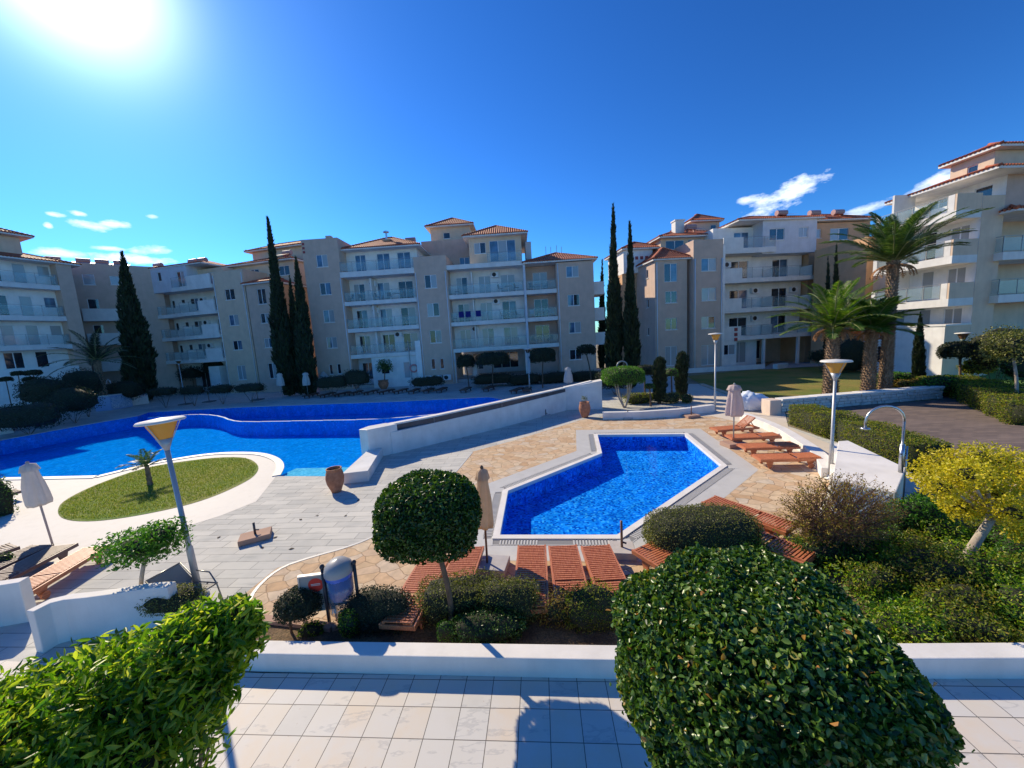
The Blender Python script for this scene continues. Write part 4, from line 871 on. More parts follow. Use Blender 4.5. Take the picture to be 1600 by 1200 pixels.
lounger(G(1107, 779, .34), G(1237, 825, .34), WOOD, 'red slatted lounger running diagonally behind the low round bush to the bare shrub', 'b')
lounger(G(1115, 812, .34), G(1212, 850, .34), WOOD, 'red lounger almost wholly hidden between the low round bush and the bare shrub', 'b')
lounger(G(1004, 852, .34), G(1075, 895, .34), WOOD, 'red lounger of which only a corner shows left of the low round bush', 'b')
for (p, q, w, lb) in [((152, 853), (62, 905), WOOD, 'orange brown lounger nearest the standard tree, at the right end of the left group'), ((100, 851), (10, 897), WOODG, 'greyish brown lounger crossed by the shadow of the left umbrella pole'),
                   ((66, 851), (-25, 890), WOODG, 'greyish brown lounger directly below the left umbrella pole'), ((22, 851), (-70, 882), WOODG, 'brown lounger cut by the left edge of the photo'),
                   ((30, 765), (-50, 785), WOODG, 'brown lounger at the left edge beside the pool and the white umbrella')]:
    lounger(G(*p, .34), G(*q, .34), w, lb, 'l')
k = 0
ORD = ['first', 'second', 'third', 'fourth', 'fifth', 'sixth', 'seventh', 'eighth', 'ninth', 'tenth', 'eleventh', 'twelfth', 'thirteenth', 'last']
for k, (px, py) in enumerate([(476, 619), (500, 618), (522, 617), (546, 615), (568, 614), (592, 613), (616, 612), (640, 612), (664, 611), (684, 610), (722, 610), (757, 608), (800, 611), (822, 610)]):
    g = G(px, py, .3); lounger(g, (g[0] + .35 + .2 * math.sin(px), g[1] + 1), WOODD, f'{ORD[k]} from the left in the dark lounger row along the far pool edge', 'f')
def umbrella(g, top, low, hpx, cmat, pmat, label, tilt=(0, 0), open_=0, basez=0, wk=1.0, polelab=None, lean=None):
    """closed parasol: pole, folded canopy from z=low to z=top"""
    r = empty('closed_umbrella', (g[0], g[1], basez), 0, label, 'umbrella'); tp = Vector((0, 0, top)); 
    if lean: r.rotation_euler = (lean[0], lean[1], 0)
    MB().tube([(0, 0, 0), (0, 0, top - .1)], .024, 10).build('pole', pmat, r, True)
    H_ = top - low; m = MB(); rr = hpx; seed = g[0] * 3.1
    def fn(t, z):
        f = (top - z) / H_; return 1 + .28 * min(1, f * 2) * (math.sin(6 * t + seed) * .6 + .3 * math.sin(9 * t + 2 * f + seed))
    prof = [(.02, top), (rr * .36, top - .04 * H_), (rr * .48, top - .15 * H_), (rr * .52, top - .28 * H_), (rr * .64, top - .5 * H_), (rr * .72, top - .75 * H_), (rr * .74, top - .93 * H_), (rr * .68, low), (rr * .45, low + .03)]
    if open_: prof = [(.02, top), (rr * .25, top - .08 * H_), (rr * .55, top - .35 * H_), (rr * 1.0, top - .7 * H_), (rr * (1.0 + open_), low)]
    m.lathe(prof, 44, fn=fn); c = m.build('canopy', cmat, r, True)
    m = MB().lathe([(.015, top + .07), (.04, top + .04), (.03, top)], 12); m.build('finial', pmat, r, True)
    if not open_:
        m = MB().lathe([(.02, top + .01), (rr * .45, top - .03 * H_), (rr * .62, top - .17 * H_), (rr * .60, top - .18 * H_)], 30, fn=lambda t, z: 1 + .12 * math.sin(8 * t)); m.build('vent_cap', cmat, c, True)
    return r
def slab(g, a, w, h, mat, label, rz=0, stub=None, name='umbrella_base', cat='umbrella base'):
    r = empty(name, (g[0], g[1], .008), rz, label, cat); MB().box(-a / 2, a / 2, -w / 2, w / 2, 0, h).build('block', mat, r, bevel=.012)
    if stub: MB().tube([(0, 0, h), (0, 0, h + stub)], .028, 10).build('stub_tube', DARKM if stub < .5 else WOODB, r, True); MB().bar((.0, 0, h + .12), (.1, -.02, h + .1), .03, .03).build('clamp_knob', DARKM, r)
    return r
def umb_px(base, top, low, halfw, cm, pm, label, **k):
    g = G(*base); t = hz(g, *top); l = hz(g, *low); return g, umbrella(g, t, l, halfw * dep(g, l) / FPX, cm, pm, label, **k)
g, _ = umb_px((762, 890), (756, 732), (760, 822), 17, CANV, WOODB, 'cream closed umbrella beside the central ball tree, above the red loungers', lean=(0, R(.8)))
slab((g[0] + .14, g[1] + .0), .62, .55, .16, plain('grey painted concrete', (.42, .40, .40), .8, 0, .1), 'grey concrete block under the cream umbrella', R(-12))
g, _ = umb_px((1146, 697), (1145, 601), (1146, 649), 15.5, CANR, GREYM, 'pinkish white closed umbrella beside the four right-hand loungers')
slab((g[0], g[1]), .8, .6, .17, BRICKY, 'reddish brick base under the pinkish umbrella', R(8))
umb_px((82, 850), (45, 725), (62, 790), 16, CANW, plain('pinkish grey pole', (.42, .33, .31), .5), 'off white closed umbrella above the brown loungers at the left edge', lean=(0, R(-4)))
umb_px((442, 623), (439, 583), (440, 603), 6.5, CANW, GREYM, 'white closed umbrella on the far deck, leftmost of three before the two tall cypresses')
umb_px((482, 621), (479, 582), (480, 602), 7, CANW, GREYM, 'white closed umbrella on the far deck in front of the cypress at the building corner')
umb_px((509, 612), (508, 580), (508, 597), 8.5, CANW, GREYM, 'half open white umbrella on the far deck, wider than the two left of it', open_=.35)
gb, _ = umb_px((745, 605), (743, 569), (743, 588), 5.5, CANW, GREYM, 'white closed umbrella on the far deck with a blue bag hanging from it')
r_ = MB().lathe([(.02, .95), (.22, .9), (.3, .55), (.26, .3), (.05, .25)], 14, (gb[0] + .12, gb[1] - .1, .1)); tag(r_.build('blue_bag', plain('blue plastic', (.01, .03, .35), .4), None, True), 'dark blue bag hung on the far white umbrella pole', 'bag')
umb_px((889, 620), (888, 574), (888, 598), 8.5, CANW, GREYM, 'white closed umbrella behind the end of the overflow wall')
slab(G(400, 842), .72, .5, .14, BRICKY, 'reddish brick umbrella base with tilted stub on the grey deck left of the ball tree', R(28), .32)
slab(G(972, 866), .55, .5, .17, plain('pale concrete', (.50, .46, .42), .8, 0, .1), 'pale concrete umbrella base with a brown stub, right of the three loungers', R(-10), .62)
slab(G(981, 655), .5, .28, .09, CONC, 'small grey umbrella base with stub behind the far side of the small pool', R(0), .42)
slab(G(1080, 652), .75, .55, .14, BRICKY, 'reddish umbrella base with stub in front of the low white wall', R(10), .5)
slab(G(853, 650), .6, .6, .06, CONC, 'flat grey umbrella base with stub against the overflow wall', R(0), .35)
for px, py, nm_ in ((403, 625, 'rightmost'), (327, 628, 'middle'), (290, 632, 'leftmost')): slab(G(px, py), .9, .9, .1, plain('dark base stone', (.12, .12, .13), .8), f'{nm_} of three dark umbrella stands without umbrella on the far-left deck', 0, 1.1)['group'] = 'empty umbrella bases on the far deck'
# lamps
def lamp(g, h, label, tint=(.75, .45, .10), rz=0, base=0, pole=None, hs=1.0):
    pole = pole or plain('galvanised pole', (.42, .43, .44), .45, .4, .12)
    r = empty('garden_lamp', (g[0], g[1], base), rz, label, 'lamp'); hh = .62 * hs
    MB().tube([(0, 0, 0), (0, 0, 1.1), (0, 0, 1.15), (0, 0, h - hh)], [.062, .06, .045, .042], 14).build('pole', pole, r, True)
    MB().lathe([(.0, .0), (.16, 0), (.16, .03), (.07, .05), (.065, .12)], 18).build('base_plate', pole, r, True)
    z0 = h - hh; MB().lathe([(.045, z0), (.055, z0 + .05), (.13 * hs, z0 + .24 * hs), (.115 * hs, z0 + .24 * hs)], 18).build('cone', pole, r, True)
    m = Mat('amber shade'); m.color(tint); m.rough(.4); t = m.n('ShaderNodeBsdfTranslucent'); t.inputs[0].default_value = (min(1, tint[0] * 1.2), min(1, tint[1] * 1.2), tint[2], 1); x = m.n('ShaderNodeMixShader'); x.inputs[0].default_value = .45; m.l(m.p.outputs[0], x.inputs[1]); m.l(t.outputs[0], x.inputs[2]); m.l(x.outputs[0], m.out.inputs[0])
    MB().lathe([(.12 * hs, z0 + .24 * hs), (.235 * hs, z0 + .52 * hs), (.235 * hs, z0 + .56 * hs)], 24).build('lamp_shade', m.mat, r, True)
    for k in range(3): a = k * 2 * PI / 3 + .5; MB().bar((.1 * math.cos(a) * hs, .1 * math.sin(a) * hs, z0 + .18 * hs), (.30 * math.cos(a) * hs, .30 * math.sin(a) * hs, z0 + .58 * hs), .022, .012).build('arm', pole, r)
    MB().lathe([(0, z0 + .60 * hs), (.38 * hs, z0 + .575 * hs), (.385 * hs, z0 + .59 * hs), (.36 * hs, z0 + .62 * hs), (0, z0 + .66 * hs)], 32).build('cap', plain('white lamp cap', (.68, .66, .60), .5), r, True)
    return r
g = G(313, 932); l_ = lamp(g, hz(g, 262, 655), 'garden lamp with amber cone shade and white disc in front of the main pool'); l_.rotation_euler = (R(0), R(-2.2), 0)
g = G(1297, 748); lamp(g, hz(g, 1307, 563), 'garden lamp with amber cone shade beside the white shower platform')
g = G(1117, 643); lamp(g, hz(g, 1117, 521), 'tall garden lamp behind the low garden wall, in front of the lawn', rz=.6)
g = G(1497, 608); lamp(g, hz(g, 1506, 520), 'garden lamp standing between the trees at the far right', (.25, .14, .08), pole=plain('green grey pole', (.10, .14, .12), .5))
g = G(828, 612); lamp(g, hz(g, 822, 545), 'dark lamp post in front of the narrow right-hand bay of the central building', (.1, .06, .03))
g = G(289, 624); lamp(g, hz(g, 281, 563), 'garden lamp on the far-left deck left of the shaded ball tree', (.12, .07, .03))
g = G(440, 616); lamp(g, hz(g, 434, 552), 'garden lamp standing against the tall cypress pair', (.12, .08, .05))
# shower arch on the platform
g = G(1407, 738, .95); r = empty('outdoor_shower', (g[0], g[1], .95), 0, 'chrome shower arch on the white platform', 'shower'); m = MB(); pts = [(0, 0, 0), (0, 0, 1.35)]
for k in range(13): a = PI * k / 12; pts.append((-.42 + .42 * math.cos(a), .0 + .25 * (1 - math.cos(a)) * .3, 1.35 + .40 * math.sin(a)))
pts.append((pts[-1][0], pts[-1][1], 1.2)); m.tube(pts, .03, 12); m.build('arch_pipe', METAL, r, True); MB().tube([(.0, 0, .0), (0, 0, .75)], .05, 12).build('riser_sleeve', METAL, r, True)
MB().tube([(.09, -.03, -.8), (.09, -.03, .7)], .018, 8).build('side_pipe', METAL, r, True); MB().lathe([(.0, 1.2), (.10, 1.19), (.10, 1.16), (.0, 1.16)], 16, (pts[-1][0], pts[-1][1], 0)).build('shower_head', METAL, r, True)
MB().bar((-.08, -.03, .5), (.14, -.03, .5), .02, .03).build('tap_handle', DARKM, r)
g = G(981, 628); r = empty('outdoor_shower', (g[0], g[1], 0), 0, 'bent shower pipe behind the mushroom-shaped tree', 'shower'); pts = [(0, 0, 0), (0, 0, 2.6)] + [(-.35 + .35 * math.cos(PI * k / 8), 0, 2.6 + .3 * math.sin(PI * k / 8)) for k in range(1, 9)] + [(-.7, 0, 2.4)]; MB().tube(pts, .05, 8).build('arch_pipe', GREYM, r, True)
# terracotta pots
CLAY = Mat('terracotta'); _n = CLAY.noise(6, 6); CLAY.color(CLAY.ramp(_n, [(.3, (.30, .115, .06)), (.7, (.50, .22, .12))])); CLAY.rough(.8); CLAY.bump(_n, .3, .01); CLAY = CLAY.mat
def pot(g, h, rmax, label, z=0, rim=.8):
    r = empty('terracotta_pot', (g[0], g[1], z), 0, label, 'pot'); p = [(0, 0), (.52, 0), (.62, .1), (.9, .35), (1.0, .55), (.98, .7), (.88, .85), (rim, .93), (rim + .06, .96), (rim + .06, 1.0), (rim - .06, 1.0), (rim - .1, .9)]
    prof = [(a * rmax, b * h) for a, b in p]
    out = []
    for (a, b), (c, d) in zip(prof, prof[1:]):
        out.append((a, b))
    out.append(prof[-1]); m = MB().lathe(out, 36); m.build('body', CLAY, r, True)
    bd = MB()
    for f, w in ((.42, .93), (.62, 1.0), (.8, .92)): bd.lathe([(w * rmax * .98, f * h - .012), (w * rmax * 1.025, f * h), (w * rmax * .98, f * h + .012)], 36)
    for k in range(3): MB()
    bd.build('band', CLAY, r, True); MB().lathe([(0, h * .9), ((rim - .08) * rmax, h * .9)], 24).build('soil', SOIL, r); return r
g = G(526, 768); pot(g, hz(g, 524, 731), .30, 'terracotta pot standing on the grey deck beside the low end of the overflow wall')
g = G(914, 652); pot(g, hz(g, 912, 628), .34, 'terracotta pot with a small plant at the far end of the overflow wall')
POT2 = g
g = G(463, 608); pot(g, .95, .62, 'large terracotta pot at the foot of the tall cypresses', rim=.95); g = G(600, 608); pot(g, 1.05, .58, 'large terracotta pot holding a dark bushy tree before the white ground floor', rim=.95); POT3 = g
# recycling bin
g = G(540, 975); r = empty('litter_bin', (g[0], g[1], .05), R(8), 'dark blue litter bin with grey domed lid and a blue bag inside', 'litter bin')
for s in (-1, 1): MB().tube([(s * .27, 0, 0), (s * .27, 0, 1.08)], .03, 12).lathe([(0, 1.17), (.035, 1.15), (.045, 1.12), (.03, 1.08)], 12, (s * .27, 0, 0)).build('post', DARKM, r, True)
MB().lathe([(.18, .22), (.215, .26), (.22, .98), (.21, .98)], 28).build('clear_bin', mk_glass('smoked bin plastic', (.10, .17, .24), .45, .2), r, True)
MB().lathe([(.17, .5), (.205, .62), (.20, .82), (.232, .95), (.236, .99), (.22, 1.0)], 28, fn=lambda t, z: 1 + .02 * math.sin(7 * t + z * 20)).build('bin_bag', mk_glass('blue translucent bag', (.02, .16, .75), .8, .3), r, True)
MB().lathe([(.245, .98), (.245, 1.03), (.225, 1.12), (.14, 1.2), (0, 1.23)], 28).build('lid', plain('grey lid', (.34, .35, .36), .4), r, True)
for z in (.35, .96): MB().box(-.27, .27, -.012, .012, z, z + .04).build('crossbar', DARKM, r)
wm_ = MB()
for k, (x, z) in enumerate(((-.1, .36), (-.075, .37), (-.05, .355), (-.02, .34), (.01, .35), (.04, .34), (.07, .35))): wm_.obox((x, -.222, z + .03), (.006, 0, 0), (0, .002, 0), (.004 if k < 3 else .014, 0, .04 if k < 3 else .01))
wm_.build('scratch_mark', plain('white lettering', (.7, .72, .74), .5), r)
# sign board
g = G(503, 978); r = empty('sign_board', (g[0], g[1], .05), R(6), 'framed notice board with a red disc beside the litter bin', 'sign')
ht = hz(g, 486, 899) - .05; zz_ = ht - .94; MB().box(-.27, .27, -.015, .015, .28, .92 + zz_).build('panel', plain('grey notice', (.32, .31, .30), .6), r); fr = MB()
fr.box(-.29, -.265, -.03, .03, 0, ht); fr.box(.265, .29, -.03, .03, 0, ht); fr.box(-.265, .265, -.03, .03, ht - .025, ht); fr.box(-.265, .265, -.03, .03, .27, .295); fr.build('frame', plain('brushed frame', (.55, .54, .52), .4, .5), r)
m = MB(); m.v = [(.13 * math.cos(t), -.0185, .74 + zz_ + .13 * math.sin(t)) for t in [2 * PI * k / 28 for k in range(28)]]; m.f = [tuple(range(28))[::-1]]; m.m = [0]; m.f = [tuple(range(28))]; m.build('red_disc', plain('sign red', (.62, .03, .02), .5), r)
m = MB()
for z in (.73 + zz_, .755 + zz_): m.box(-.08, .08, -.021, -.0195, z, z + .012)
for k in range(6): m.box(-.2, .2 - .03 * (k % 3), -.0195, -.0175, .54 - k * .035, .548 - k * .035)
m.build('print', plain('pale print', (.62, .58, .55), .6), r)
# sling chair
def sling_chair():
    g = G(300, 950); r = empty('sling_chair', (g[0], g[1], .0), R(-15), 'grey sling lounge chair with a metal frame behind the left lamp post', 'chair'); fm = plain('pewter tube', (.25, .25, .24), .35, .7)
    f = MB()
    for s in (-.3, .3): f.tube([(-.62, s, .72), (-.18, s, .34), (.35, s, .38)], .014, 8); f.tube([(.42, s, 0), (.32, s, .38), (.18, s, .60), (-.28, s, .60), (-.34, s, .4)], .014, 8); f.tube([(-.35, s, 0), (.1, s, .36)], .014, 8)
    f.tube([(-.62, -.3, .72), (-.62, .3, .72)], .014, 8); f.tube([(.35, -.3, .38), (.35, .3, .38)], .014, 8); f.build('frame', fm, r, True)
    m = MB(); p = [(-.61, .71), (-.45, .55), (-.3, .42), (-.17, .335), (.1, .335), (.34, .375)]
    for (a, b), (c, d) in zip(p, p[1:]): m.quad((a, -.28, b), (a, .28, b), (c, .28, d), (c, -.28, d)); m.quad((a, -.28, b - .006), (c, -.28, d - .006), (c, .28, d - .006), (a, .28, b - .006))
    m.build('sling', plain('grey mesh fabric', (.30, .29, .27), .8), r)
sling_chair()
# small things in the back
g = G(645, 603); r = empty('rescue_post', (g[0], g[1], 0), 0, 'thin pole with a pale red lifebuoy in front of the white ground floor', 'post'); MB().tube([(0, 0, 0), (-.1, 0, 5.4)], .05, 8).build('pole', GREYM, r); MB().lathe([(0, 0), (.5, 0), (.4, .12), (0, .14)], 16).build('foot', plain('white foot', (.6, .6, .6), .6), r)
m = MB(); n = 24; pts = [(.35 + .42 * math.cos(2 * PI * k / n), -.1, 2.1 + .42 * math.sin(2 * PI * k / n)) for k in range(n + 1)]; m.tube(pts, .09, 8, cap=False); m.build('lifebuoy', plain('faded pink buoy', (.65, .25, .24), .6), r, True)
g = G(632, 601); r = empty('blue_sign', (g[0], g[1], 0), 0, 'blue square sign on a thin post left of the lifebuoy pole', 'sign'); MB().tube([(0, 0, 0), (0, 0, 3.3)], .03, 6).build('post', GREYM, r); MB().box(-.42, .42, -.03, .03, 2.75, 3.35).build('sign_plate', plain('sign blue', (.02, .06, .45), .5), r); MB().box(-.2, .2, -.04, -.031, 2.95, 3.15).build('emblem', plain('sign white', (.5, .55, .7), .5), r)
# covered heap behind the stone wall
def cover():
    g = G(1176, 640); rr = random.Random(5); bm = bmesh.new(); bmesh.ops.create_icosphere(bm, subdivisions=4, radius=1)
    for v in bm.verts:
        p = v.co.copy(); n = math.sin(p.x * 9 + p.z * 5) * .05 + math.sin(p.y * 11 - p.x * 7) * .05 + math.sin(p.z * 14 + p.x * 13 + p.y * 4) * .035
        q = p * (1 + n); v.co = Vector((q.x * .95, q.y * .6, max(0, q.z * .62 + .36 + (.12 if p.x < -.1 else -.05) * (p.z > 0))))
        if v.co.z < .05: v.co.x *= 1.04; v.co.y *= 1.04
    me = bpy.data.meshes.new('covered_heap'); bm.to_mesh(me); bm.free(); me.materials.append(plain('pale blue white sheet', (.62, .68, .78), .7, 0, .06)); o = mkobj('covered_heap', me, None, (g[0], g[1], .03)); me.polygons.foreach_set('use_smooth', [True] * len(me.polygons))
    tag(o, 'crumpled white sheet covering something at the left end of the stone wall', 'covered heap')
cover()
# balcony furniture of the central building
def bchair(mat):
    r = empty('balcony_chair'); m = MB(); m.box(-.24, .24, -.24, .24, .42, .46); m.build('seat', mat, r); MB().obox((0, .24, .68), (.24, 0, 0), (0, .015, 0), (0, .04, .24)).build('backrest', mat, r)
    for x in (-.22, .22):
        for y in (-.22, .22): MB().tube([(x, y, 0), (x, y, .42)], .015, 6).build('leg', mat, r)
        MB().bar((x * 1.1, -.2, .64), (x * 1.1, .24, .66), .03, .02).build('armrest', mat, r)
    return r
def btable(mat):
    r = empty('balcony_table'); MB().box(-.45, .45, -.4, .4, .7, .73).build('tabletop', mat, r)
    for x in (-.4, .4):
        for y in (-.35, .35): MB().tube([(x, y, 0), (x, y, .7)], .018, 6).build('leg', mat, r)
    return r
CH = bchair(plain('dark chair frame', (.05, .05, .06), .5)); CW = bchair(plain('pale chair', (.45, .47, .5), .6)); TB = btable(plain('pale table top', (.5, .48, .44), .5)); used = set()
def w1(u, v, z):
    c, s = math.cos(R(-1.5)), math.sin(R(-1.5)); return (-7.6 + u * c - v * s, 43.2 + u * s + v * c, z)
FLN = {4.08: 'lowest', 7.16: 'second lowest', 10.27: 'third'}
def place(src, u, v, z, rz, label, cat, group):
    if src.name not in used: used.add(src.name); o = src; o.location = w1(u, v, z + .003); o.rotation_euler = (0, 0, rz)
    else: o = dup(src, w1(u, v, z + .003), rz)
    tag(o, label, cat, group)
for z, bay, us, src in [(10.27, 'left white balcony', (-10.8, -9.6, -7.6, -6.2, -4.6), CH), (7.16, 'left white balcony', (-10.6, -6.6), CW), (4.08, 'left white balcony', (-10.4, -6.8), CW), (10.27, 'wide middle balcony', (1.8, 6.9, 8.8), CH), (7.16, 'wide middle balcony', (1.3, 3.0, 7.0, 8.8), CH), (4.08, 'wide middle balcony', (2.4, 7.0, 8.9), CW),
                      (10.27, 'narrow right balcony', (10.6, 12.2), CH), (7.16, 'narrow right balcony', (10.5, 12.8), CW), (4.08, 'narrow right balcony', (10.6, 12.4), CH)]:
    for iu, u in enumerate(us): place(src, u, .7 + .1 * math.sin(u * 7), z, math.sin(u * 3) * 2, f'{"dark" if src is CH else "pale"} chair, {ORD[iu]} from the left, on the {FLN[z]} {bay}', 'chair', f'chairs on the {FLN[z]} {bay}')
for z, bay, u in [(10.27, 'left white balcony', -5.3), (10.27, 'wide middle balcony', 7.9), (7.16, 'wide middle balcony', 7.9), (4.08, 'wide middle balcony', 7.95), (10.27, 'narrow right balcony', 11.4), (7.16, 'narrow right balcony', 11.6), (4.08, 'narrow right balcony', 11.5)]:
    place(TB, u, .75, z, .1, f'small table on the {FLN[z]} {bay} of the central building', 'table', None)
for u, lb in ((2.2, 'dark blue towel over the glass rail left of the middle balcony'), (3.0, 'dark blue towel beside the first one on the same rail'), (4.2, 'dark blue towel over the rail in front of the centre door')):
    p = w1(u, .06, 7.16); o = MB().box(-.3, .3, -.04, -.02, .5, 1.16).box(-.3, .3, -.04, .05, 1.16, 1.18).build('towel', plain('navy towel', (.01, .015, .16), .95), None, False, (p[0], p[1], p[2])); tag(o, lb, 'towel')
# ================================================================== VEGETATION
def leaf_arrays(P, N, size, asp=.5, fold=.25, jit=.7, droop=0.0, kind='oval'):
    """P centres, N outward directions -> vertices and faces of small folded leaves"""
    n = len(P); rnd = RNG.normal(size=(n, 3)); D = N * (1 - jit) + rnd * jit; D[:, 2] -= droop; D /= np.linalg.norm(D, axis=1)[:, None] + 1e-9
    A = np.cross(D, RNG.normal(size=(n, 3))); A /= np.linalg.norm(A, axis=1)[:, None] + 1e-9; U = np.cross(A, D)
    s = (size * RNG.uniform(.6, 1.3, n))[:, None]; w = s * asp; f = w * fold
    # leaf length along L, face normal D
    L = A; X = U
    if kind == 'oval':
        pts = [P - L * s * .5, P - L * s * .18 - X * w * .42 + D * f, P + L * s * .18 - X * w * .42 + D * f, P + L * s * .5, P + L * s * .18 + X * w * .42 + D * f, P - L * s * .18 + X * w * .42 + D * f]
        V = np.stack(pts, 1).reshape(-1, 3); b = np.arange(n)[:, None] * 6
        Fq = np.concatenate([b + np.array([0, 1, 2, 3]), b + np.array([0, 3, 4, 5])], 0); return V, Fq
    pts = [P - L * s * .5, P - X * w * .5 + D * f, P + L * s * .5, P + X * w * .5 + D * f]
    V = np.stack(pts, 1).reshape(-1, 3); b = np.arange(n)[:, None] * 4; return V, b + np.array([0, 1, 2, 3])
def mesh_np(name, V, F, mats, core=None, smooth=False):
    me = bpy.data.meshes.new(name); V = np.asarray(V, np.float32); F = np.asarray(F, np.int32); k = F.shape[1]
    nv = len(V); nf = len(F); cv = np.zeros((0, 3), np.float32); cf = []
    if core: cv = np.array(core[0], np.float32); cf = [[a + nv for a in f] for f in core[1]]
    me.vertices.add(nv + len(cv)); me.vertices.foreach_set('co', np.concatenate([V, cv]).ravel())
    lv = np.concatenate([F.ravel(), np.array([a for f in cf for a in f], np.int32)]) if cf else F.ravel()
    tot = np.concatenate([np.full(nf, k), np.array([len(f) for f in cf], int)]).astype(np.int32) if cf else np.full(nf, k, np.int32)
    me.loops.add(len(lv)); me.loops.foreach_set('vertex_index', lv.astype(np.int32)); me.polygons.add(len(tot))
    st = np.concatenate([[0], np.cumsum(tot)[:-1]]).astype(np.int32); me.polygons.foreach_set('loop_start', st); me.polygons.foreach_set('loop_total', tot)
    for m in mats: me.materials.append(m)
    if cf: me.polygons.foreach_set('material_index', np.concatenate([np.zeros(nf), np.ones(len(cf))]).astype(np.int32))
    me.update(calc_edges=True); me.validate(); return me
def lump(dirs, seed, amp):
    s = seed; x, y, z = dirs[:, 0], dirs[:, 1], dirs[:, 2]
    return 1 + amp * (.5 * np.sin(3.1 * x + 2.3 * y + s) + .5 * np.sin(4.7 * y - 2.9 * z + 1.7 * s) + .4 * np.sin(7.3 * z + 5.1 * x + 2.3 * s) + .3 * np.sin(11 * x - 9 * y + 8 * z + s))
LCORE = plain('dark foliage core', (.022, .026, .012), .9)  # solid dark core inside crowns and hedges, stops them showing through
def crown(name, parent, c, rad, n, size, mat, asp=.55, amp=.06, shell=.16, core=.86, jit=.65, square=0, bottom=-1.0, kind='oval', fold=.25, seed=None, droop=0, stray=.0):
    """leafy volume; rad = radii; square flattens it towards a box; bottom cuts the underside"""
    seed = seed if seed is not None else c[0] * 1.7 + c[1]; rad = np.array(rad, float)
    D = RNG.normal(size=(int(n * 1.6), 3)); D /= np.linalg.norm(D, axis=1)[:, None]; D = D[D[:, 2] > bottom][:n]
    def shape(d):
        q = d.copy()
        if square: p = 2 + 6 * square; q = d / (np.sum(np.abs(d) ** p, 1) ** (1 / p))[:, None]
        return q * lump(d, seed, amp)[:, None]
    S_ = shape(D); depth = 1 - np.abs(RNG.normal(size=len(D))) * shell; depth += (RNG.random(len(D)) < stray) * RNG.uniform(.0, .07, len(D))
    P = S_ * depth[:, None] * rad; N = D / rad; N /= np.linalg.norm(N, axis=1)[:, None]
    V, F = leaf_arrays(P, N, size, asp, fold, jit, droop, kind)
    cm = None
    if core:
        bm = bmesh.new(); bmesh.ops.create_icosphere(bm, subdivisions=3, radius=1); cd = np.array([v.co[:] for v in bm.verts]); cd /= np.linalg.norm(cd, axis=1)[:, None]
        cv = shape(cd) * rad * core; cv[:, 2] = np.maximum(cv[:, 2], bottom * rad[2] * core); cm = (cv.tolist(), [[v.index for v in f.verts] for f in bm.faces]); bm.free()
    me = mesh_np(name, V, F, [mat, LCORE] if core else [mat], cm)
    return mkobj(name, me, parent, tuple(c))
def limb(m, pts, r0, r1, n=8, wob=.0, seed=0):
    q = smoothline3(pts); L = len(q); m.tube(q, [r0 + (r1 - r0) * k / (L - 1) for k in range(L)], n); return q
def smoothline3(pts, it=2):
    pts = [Vector(p) for p in pts]
    for _ in range(it):
        q = [pts[0]]
        for a, b in zip(pts, pts[1:]): q += [a * .75 + b * .25, a * .25 + b * .75]
        pts = q + [pts[-1]]
    return pts
L_DARK = leafmat('glossy dark green leaf', [(0, (.016, .048, .010)), (.5, (.035, .09, .016)), (.85, (.07, .15, .026)), (1, (.14, .21, .04))], .25, .35)
L_BIG = leafmat('large dark green leaf', [(0, (.014, .045, .008)), (.35, (.04, .105, .018)), (.7, (.095, .19, .035)), (.92, (.20, .28, .055)), (.985, (.30, .26, .05)), (1, (.45, .18, .06))], .22, .33)
L_YEL = leafmat('bright yellow green leaf', [(0, (.03, .09, .01)), (.35, (.08, .19, .015)), (.65, (.20, .31, .02)), (.88, (.38, .44, .05)), (1, (.60, .56, .14))], .5, .38)
L_OLIVE = leafmat('small olive green leaf', [(0, (.05, .065, .015)), (.5, (.12, .135, .035)), (1, (.30, .29, .09))], .3, .5)
L_MID = leafmat('mid green leaf', [(0, (.03, .10, .012)), (.5, (.06, .18, .02)), (1, (.14, .30, .035))], .4, .4)
L_GOLD = leafmat('golden yellow leaf', [(0, (.32, .32, .02)), (.5, (.58, .52, .03)), (1, (.78, .66, .07))], .5, .45, (1.3, 1.3, .5))
L_RUST = leafmat('rusty brown leaf', [(0, (.10, .06, .015)), (.4, (.22, .12, .03)), (.7, (.30, .20, .05)), (.85, (.45, .36, .05)), (1, (.18, .20, .03))], .35, .6)
L_CYP = leafmat('cypress scale foliage', [(0, (.008, .018, .008)), (.6, (.018, .035, .014)), (1, (.04, .06, .022))], .1, .7)
L_HEDGE = leafmat('hedge leaf', [(0, (.05, .08, .01)), (.5, (.17, .22, .025)), (.8, (.28, .28, .045)), (1, (.30, .19, .06))], .5, .5)
L_PALM = leafmat('grey green palm leaflet', [(0, (.03, .07, .025)), (.5, (.06, .12, .045)), (1, (.13, .18, .08))], .3, .45)
L_PALM2 = leafmat('yellow green palm leaflet', [(0, (.04, .10, .015)), (.5, (.08, .17, .03)), (1, (.20, .25, .07))], .4, .45)
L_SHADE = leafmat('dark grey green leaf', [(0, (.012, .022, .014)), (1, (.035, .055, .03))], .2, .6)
def vtree(name, base, label, cat='tree', group=None): return empty(name, (base[0], base[1], base[2] if len(base) > 2 else 0), 0, label, cat, group)
def local(p, g, z=0): return (p[0] - g[0], p[1] - g[1], p[2] - z)
